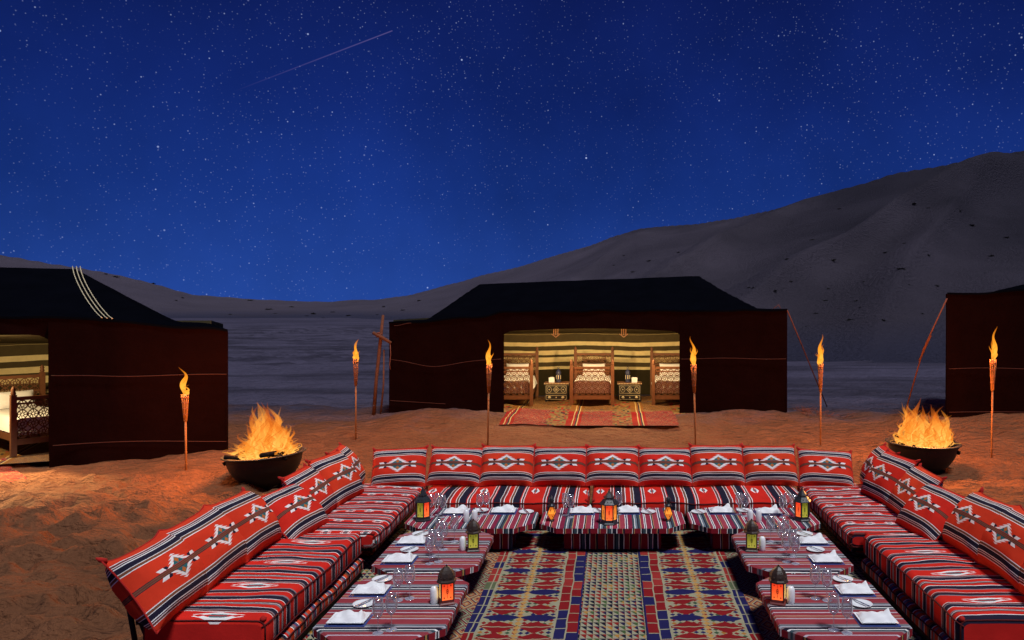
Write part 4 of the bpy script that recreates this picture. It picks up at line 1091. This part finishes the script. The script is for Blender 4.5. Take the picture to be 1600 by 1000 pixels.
for side, sn in ((-1, 'left'), (1, 'right')):
    X = lambda x: side * x
    for (dy, tn) in ((0, f'nearest {sn} table'), (1.33, f'second {sn} table')):
        k = 0 if dy == 0 else 1
        setting(X(1.93), 5.63 + dy, 0, f'at the front of the {tn}'); setting(X(1.95), 6.20 + dy * .98, 0, f'at the back of the {tn}')
        bread(X(1.92), 5.93 + dy, .5 * side, f'between the napkins of the {tn}'); bread(X(1.94), 6.47 + dy * .97, .5 * side, f'at the far end of the {tn}')
        sp = [(1.655, 5.42, 'front outer'), (1.575, 5.47, 'front inner'), (1.68, 6.02, 'middle outer'), (1.60, 6.06, 'middle inner')]
        if k: sp = [(1.64, 5.55, 'front outer'), (1.57, 5.60, 'front inner'), (1.66, 5.74, 'second outer'), (1.60, 5.95, 'second inner'), (1.67, 6.08, 'back outer'), (1.55, 6.20, 'back inner')]
        for (gx, gy, gn) in sp: wine_glass(X(gx), gy + dy, f'wine glass at the {gn} place of the {tn}', 1.05 if 'inner' in gn else 1.0)
        shaker(X(1.385 + .03 * k), 5.965 + dy * .97, f'white salt shaker beside the lantern on the {tn}')
    lantern(X(1.29), 5.97, f'domed lantern with glowing red glass on the nearest {sn} table', 4, .30, .068, [m_pane_red, m_pane_yel], m_lbrass, True, .12 * -side + .25 * (1 if side < 0 else -1), base=m_lred)
    lantern(X(1.315), 7.26, f'domed lantern with glowing green glass on the second {sn} table', 4, .30, .066, [m_pane_grn, m_pane_grn], m_lbrass, True, .15 * -side)
    lantern(X(2.05), 8.30, f'black pointed lantern with red and green glass at the {sn} rear corner', 6, .36, .078, [m_pane_red, m_pane_grn], m_lmetal, False, .35 if side < 0 else .7)
    rt = f'{sn} rear table'
    setting(X(1.74), 8.58, 0, f'at the outer place of the {rt}'); setting(X(1.22), 8.62, 0, f'at the inner place of the {rt}')
    bread(X(1.48), 8.66, .4, f'at the middle of the {rt}'); bread(X(.965), 8.60, .4, f'at the inner end of the {rt}')
    for gx, gy, gn in ((1.46, 8.45, 'outer front'), (1.40, 8.52, 'inner front'), (1.93, 8.50, 'far outer'), (1.99, 8.42, 'corner'), (1.86, 8.40, 'corner front')): wine_glass(X(gx), gy, f'wine glass at the {gn} spot of the {rt}', .98)
    shaker(X(1.565), 8.22, f'outer of two white shakers on the {rt}'); shaker(X(1.475), 8.22, f'inner of two white shakers on the {rt}')
    drop_lantern(X(.655) if side < 0 else .60, 8.26, f'small drop-shaped orange glass lantern at the {sn} end of the middle table')
lantern(-.035, 8.17, 'tall black pointed lantern with glowing red glass on the middle table', 6, .37, .082, [m_pane_red, m_pane_org], m_lmetal, False, math.pi / 6 * 0 + math.pi / 2)
setting(-.34, 8.60, 0, 'left of the tall lantern on the middle table'); setting(.165, 8.62, 0, 'right of the tall lantern on the middle table')
bread(-.15, 8.64, .4, 'behind the tall lantern on the middle table'); bread(.40, 8.60, .4, 'at the right of the middle table')
for gx, gy, gn in ((-.52, 8.48, 'leftmost'), (-.46, 8.40, 'second from left'), (.07, 8.52, 'right')): wine_glass(gx, gy, f'wine glass at the {gn} spot of the middle table', 1.0)

# ------------------------------------------------------------------ fire bowls and torches
def strand(mb, p, h, w, seed, seg=4, n=9, curl=.12, drift=(0, 0)):
    r = random.Random(seed); f1, f2, f3, f4 = (r.uniform(0, 6.3) for _ in range(4)); k1, k2 = r.uniform(3, 9), r.uniform(3, 9)
    path, rad = [], []
    for i in range(n):
        t = i / (n - 1)
        path.append((p[0] + drift[0] * t + curl * t * math.sin(f1 + k1 * t) * .6 - curl * 0, p[1] + drift[1] * t + curl * t * math.sin(f2 + k2 * t) * .6, p[2] + h * t))
        rad.append(max(.0015, w * (math.sin(math.pi * min(1, .18 + .82 * t) ** .8) ** .9) * (1 + .25 * math.sin(f3 + 9 * t))))
    b = len(mb.uv); mb.tube(path, rad, seg, cap=True)
    L = 0; P = [Vector(q) for q in path]; tot = sum((P[i + 1] - P[i]).length for i in range(n - 1))
    for k in range(b, len(mb.uv)): mb.uv[k] = [(u, v / tot) for u, v in mb.uv[k]]
def fire_bowl(label, x, y, seed, tilt):
    z = gz(x, y)
    root = empty('fire_bowl', (x, y, z - .01), 0, label, 'fire bowl', 'fire bowls'); root.rotation_euler = (0, tilt, 0)
    R, Hh = .53, .48; out = []
    for k in range(11):
        a = k / 10 * math.pi / 2; out.append((max(.001, R * math.sin(a) ** .82), Hh * (1 - math.cos(a) ** 1.15)))
    inn = [(max(.001, r_ - .018), z_ + .016) for r_, z_ in out[::-1]]
    MB().lathe(out + [(R + .05, Hh + .004), (R + .05, Hh + .016)] + inn, 40).build('bowl', m_iron, root)
    MB().lathe([(.001, -.02), (.16, -.02), (.16, .012), (.001, .012)], 20).build('foot', m_iron, root)
    r = random.Random(seed)
    for k in range(16):
        a = r.uniform(0, 6.3); d = r.uniform(.05, .40); c = Vector((d * math.cos(a), d * math.sin(a), Hh - .02 + r.uniform(-.05, .07))); t = Vector((r.uniform(-1, 1), r.uniform(-1, 1), r.uniform(-.2, .5))).normalized() * r.uniform(.12, .24)
        MB().tube([c - t, c + t * .2 + Vector((0, 0, .01)), c + t], [r.uniform(.025, .045)] * 3, 7).build('firewood', m_char, root)
    # ember bed
    em = MB(); em.grid(lambda u, v: ((u - .5) * .86 * math.sqrt(max(0, 1 - ((v - .5) * 1.9) ** 2)) , (v - .5) * .86, Hh - .07 + .05 * float(fbm(u * 9 + seed, v * 9, 3))), 24, 24); em.build('ember_bed', m_char, root)
    # flames: broad tongues, fine strands and low licking curls, height falling off from two crests
    c1, c2, c3 = ((-.04, .22, .9) if seed == 3 else (-.20, .20, .42)); a3 = .0 if seed == 3 else .32
    env = lambda px: .72 * math.exp(-((px - c1) / .17) ** 2) + .56 * math.exp(-((px - c2) / .13) ** 2) + a3 * math.exp(-((px - c3) / .1) ** 2) + .24
    f1, f2 = MB(), MB(); n = 0
    for k in range(420):
        a = r.uniform(0, 6.3); d = .40 * math.sqrt(r.random()); px_, py_ = d * math.cos(a), d * math.sin(a) * .8
        h = env(px_) * r.uniform(.25, 1.0) * (1 - .45 * abs(py_) / .4) * .92
        w = r.uniform(.006, .018) * (1.6 if k % 6 == 0 else 1)
        z0 = Hh - .05 + r.random() * h * .25
        strand(f1 if k % 3 else f2, (px_, py_, z0), h * r.uniform(.5, .8), w, seed * 1000 + k, 4, 9, .16, (r.uniform(-.05, .08), r.uniform(-.04, .04)))
    for k in range(60):
        a = r.uniform(0, 6.3); d = .34 * math.sqrt(r.random()); px_, py_ = d * math.cos(a), d * math.sin(a) * .7
        h = env(px_) * r.uniform(.55, .95) * .9
        strand(f1 if k % 2 else f2, (px_, py_, Hh - .03), h, r.uniform(.03, .06), seed * 2000 + k, 6, 11, .15, (r.uniform(-.05, .1), 0))
    for k in range(240):          # curls at the base
        a = r.uniform(0, 6.3); d = .40 * math.sqrt(r.random()); px_, py_ = d * math.cos(a), d * math.sin(a) * .85
        strand(f2, (px_, py_, Hh - .04), r.uniform(.08, .24), r.uniform(.004, .009), seed * 3000 + k, 4, 8, .22, (r.uniform(-.12, .12), r.uniform(-.1, .1)))
    fl = f1.build('flame', m_flame, root); fc = f2.build('flame_core', m_flame_core, root)
    for o in (fl, fc): o['kind'] = 'stuff'; o.visible_shadow = True
    for dz, pw in ((.34, 640), (.70, 380)):
        l = bpy.data.lights.new('fire_light', 'POINT'); l.energy = pw; l.color = (1.0, .33, .075); l.shadow_soft_size = .22
        lo = bpy.data.objects.new('fire_light', l); C.objects.link(lo); lo.parent = root; lo.location = (0, 0, Hh + dz)
    return root
fire_bowl('black iron fire bowl with tall flames beside the left tent', -5.12, 11.35, 3, math.radians(-3))
fire_bowl('black iron fire bowl with spreading flames before the right tent', 5.0, 12.4, 11, math.radians(1))
def torch(label, x, y, zf, ht, lean, seed, fh, power=150):
    z = gz(x, y); root = empty('garden_torch', (x, y, z), 0, label, 'torch', 'burning bamboo torches')
    r = random.Random(seed); b = zf - z; hd = min(.55, b * .36)
    L = lambda t: lean * t
    MB().tube([(L(0), 0, -.15), (L(.35), 0, b * .35), (L((b - hd) / b), 0, b - hd)], [.014, .016, .017], 8).build('pole', m_bamboo, root)
    for k in range(4):
        zz = (b - hd) * (k + .6) / 4.2; MB().lathe([(.018, -.008), (.021, 0), (.018, .008)], 8, (L(zz / b), 0, zz)).build('knuckle', m_bamboo, root)
    for k in range(9):          # split bamboo staves flaring into the burner basket
        a = 2 * math.pi * k / 9; t0 = (b - hd) / b
        MB().tube([(L(t0) + .02 * math.cos(a), .02 * math.sin(a), b - hd), (L(t0 + .5 * (1 - t0)) + .035 * math.cos(a), .035 * math.sin(a), b - hd * .5), (L(1) + .048 * math.cos(a), .048 * math.sin(a), b - .02)], .0075, 5).build('stave', m_bamboo, root)
    for q in (.25, .45, .65, .85):
        t = 1 - hd / b * (1 - q); rad = .019 + .032 * q
        MB().tube([(L(t) + (rad + .005) * math.cos(a * .524), (rad + .005) * math.sin(a * .524), b - hd * (1 - q)) for a in range(13)], .007, 5).build('band', m_rope, root)
    MB().lathe([(.001, -.10), (.03, -.10), (.042, -.01), (.024, 0), (.001, .005)], 10, (L(1), 0, b - .02)).build('burner', m_lbrass, root)
    f = MB()
    strand(f, (L(1), 0, b - .06), fh * 1.02, .036, seed * 7919 + 13, 8, 18, .085, (r.uniform(-.05, .05), 0))
    for k in range(5): strand(f, (L(1) + r.uniform(-.025, .025), r.uniform(-.02, .02), b - .08), fh * r.uniform(.35, .75), r.uniform(.014, .03), seed * 3571 + k * 97, 6, 12, .10, (r.uniform(-.03, .03), 0))
    fo = f.build('flame', m_tflame, root); fo['kind'] = 'stuff'
    l = bpy.data.lights.new('torch_light', 'POINT'); l.energy = power; l.color = (1.0, .35, .08); l.shadow_soft_size = .10
    lo = bpy.data.objects.new('torch_light', l); C.objects.link(lo); lo.parent = root; lo.location = (L(1), 0, b + fh * .35)
def tp(px_, Y): return (px_ - 957) * Y / FOC
torch('burning bamboo torch before the left tent wall', tp(291, 12.0), 12.0, 1.26, 0, -.02, 1, .46)
torch('burning bamboo torch standing alone between the left and central tents', tp(556, 15.2), 15.2, 1.60, 0, .0, 2, .42)
torch('burning bamboo torch left of the central tent doorway', tp(762, 14.5), 14.5, 1.54, 0, .03, 3, .50)
torch('burning bamboo torch right of the central tent doorway', tp(1087, 14.5), 14.5, 1.54, 0, -.04, 4, .56)
torch('burning bamboo torch right of the central tent', tp(1282, 14.5), 14.5, 1.56, 0, 0, 5, .58)
torch('tall burning bamboo torch before the right tent wall', tp(1549, 13.2), 13.2, 1.72, 0, .03, 6, .60)

# ------------------------------------------------------------------ scrub tufts on the dunes, dry twigs by the tent
def tuft_mesh(seed):
    r = random.Random(seed); mb = MB()
    for k in range(46):
        a = r.uniform(0, 6.3); e = r.uniform(.25, 1.5); l = r.uniform(.5, 1.0); c = Vector((r.uniform(-.5, .5), r.uniform(-.4, .4), 0))
        t = Vector((math.cos(a) * math.cos(e), math.sin(a) * math.cos(e), math.sin(e) * .7)) * l; s = Vector((-math.sin(a), math.cos(a), .3)) * r.uniform(.04, .10)
        mb.add([c - s, c + s, c + t * .6 + s * 1.6, c + t, c + t * .6 - s * 1.6], [(0, 1, 2, 3, 4)])
    return mb.mesh('scrub_tuft', m_scrub)
tm = [tuft_mesh(k) for k in range(4)]
def drop(px_, py_):
    """where the line of sight through a picture point meets the terrain"""
    u = (px_ - 957) / FOC; s = (py_ - 480) / FOC; Y = np.geomspace(18, 330, 900); z = ground_z(u * Y, Y); h = CAM_H - s * Y - z
    i = np.where(h < 0)[0]
    return None if len(i) == 0 else (u * Y[i[0]], Y[i[0]], float(z[i[0]]))
spots = [(1428, 320), (1450, 325), (1300, 407), (1270, 375), (1312, 327), (1230, 405), (1210, 455), (1178, 450), (1172, 449), (1235, 440), (1290, 470), (1340, 470), (1295, 452), (1345, 480), (1420, 445), (1408, 420), (1415, 380), (1463, 447), (1540, 427), (1572, 372), (1550, 400), (1500, 330), (1519, 353), (1330, 500), (1275, 490), (1260, 510), (1380, 500), (1440, 490), (1350, 440), (1385, 395), (1450, 400), (960, 415), (975, 400), (1015, 408), (990, 425), (1060, 395),
         (165, 429), (180, 433), (240, 444), (275, 470), (285, 466), (360, 492), (390, 470), (430, 490), (455, 480), (480, 494), (490, 491), (520, 488), (545, 494), (590, 492), (600, 480), (630, 485), (640, 500), (655, 470), (420, 484), (505, 497)]
for k, (a, b_) in enumerate(spots):
    p = drop(a, b_)
    if p is None: continue
    o = bpy.data.objects.new('scrub_tuft', tm[k % 4]); C.objects.link(o); r = random.Random(k)
    sc = p[1] * r.uniform(3.0, 6.5) / FOC * (1.0 if p[1] < 120 else .85); o.location = (p[0], p[1], p[2] - .05); o.scale = (sc * 1.4, sc, sc * .8); o.rotation_euler = (0, 0, r.uniform(0, 6))
    side_ = 'large right dune' if a > 900 else 'low far dunes on the left'
    tag(o, f'small dark scrub tuft on the {side_}', 'shrub', f'scrub tufts on the {side_}')
tw = MB(); r = random.Random(2)
for k in range(90):
    x, y = 4.35 + abs(r.gauss(0, .45)), 17.7 + r.uniform(-.3, .5); z = gz(x, y); a = r.uniform(0, 6.3); l = r.uniform(.08, .22)
    tw.tube([(x, y, z - .01), (x + l * math.cos(a) * .6, y + l * math.sin(a) * .6, z + .05), (x + l * math.cos(a), y + l * math.sin(a), z + .03 + r.random() * .1)], .004, 4)
o = tw.build('dry_twigs', m_rope); tag(o, 'dry twigs scattered at the right corner of the central tent', 'twigs', kind='stuff')
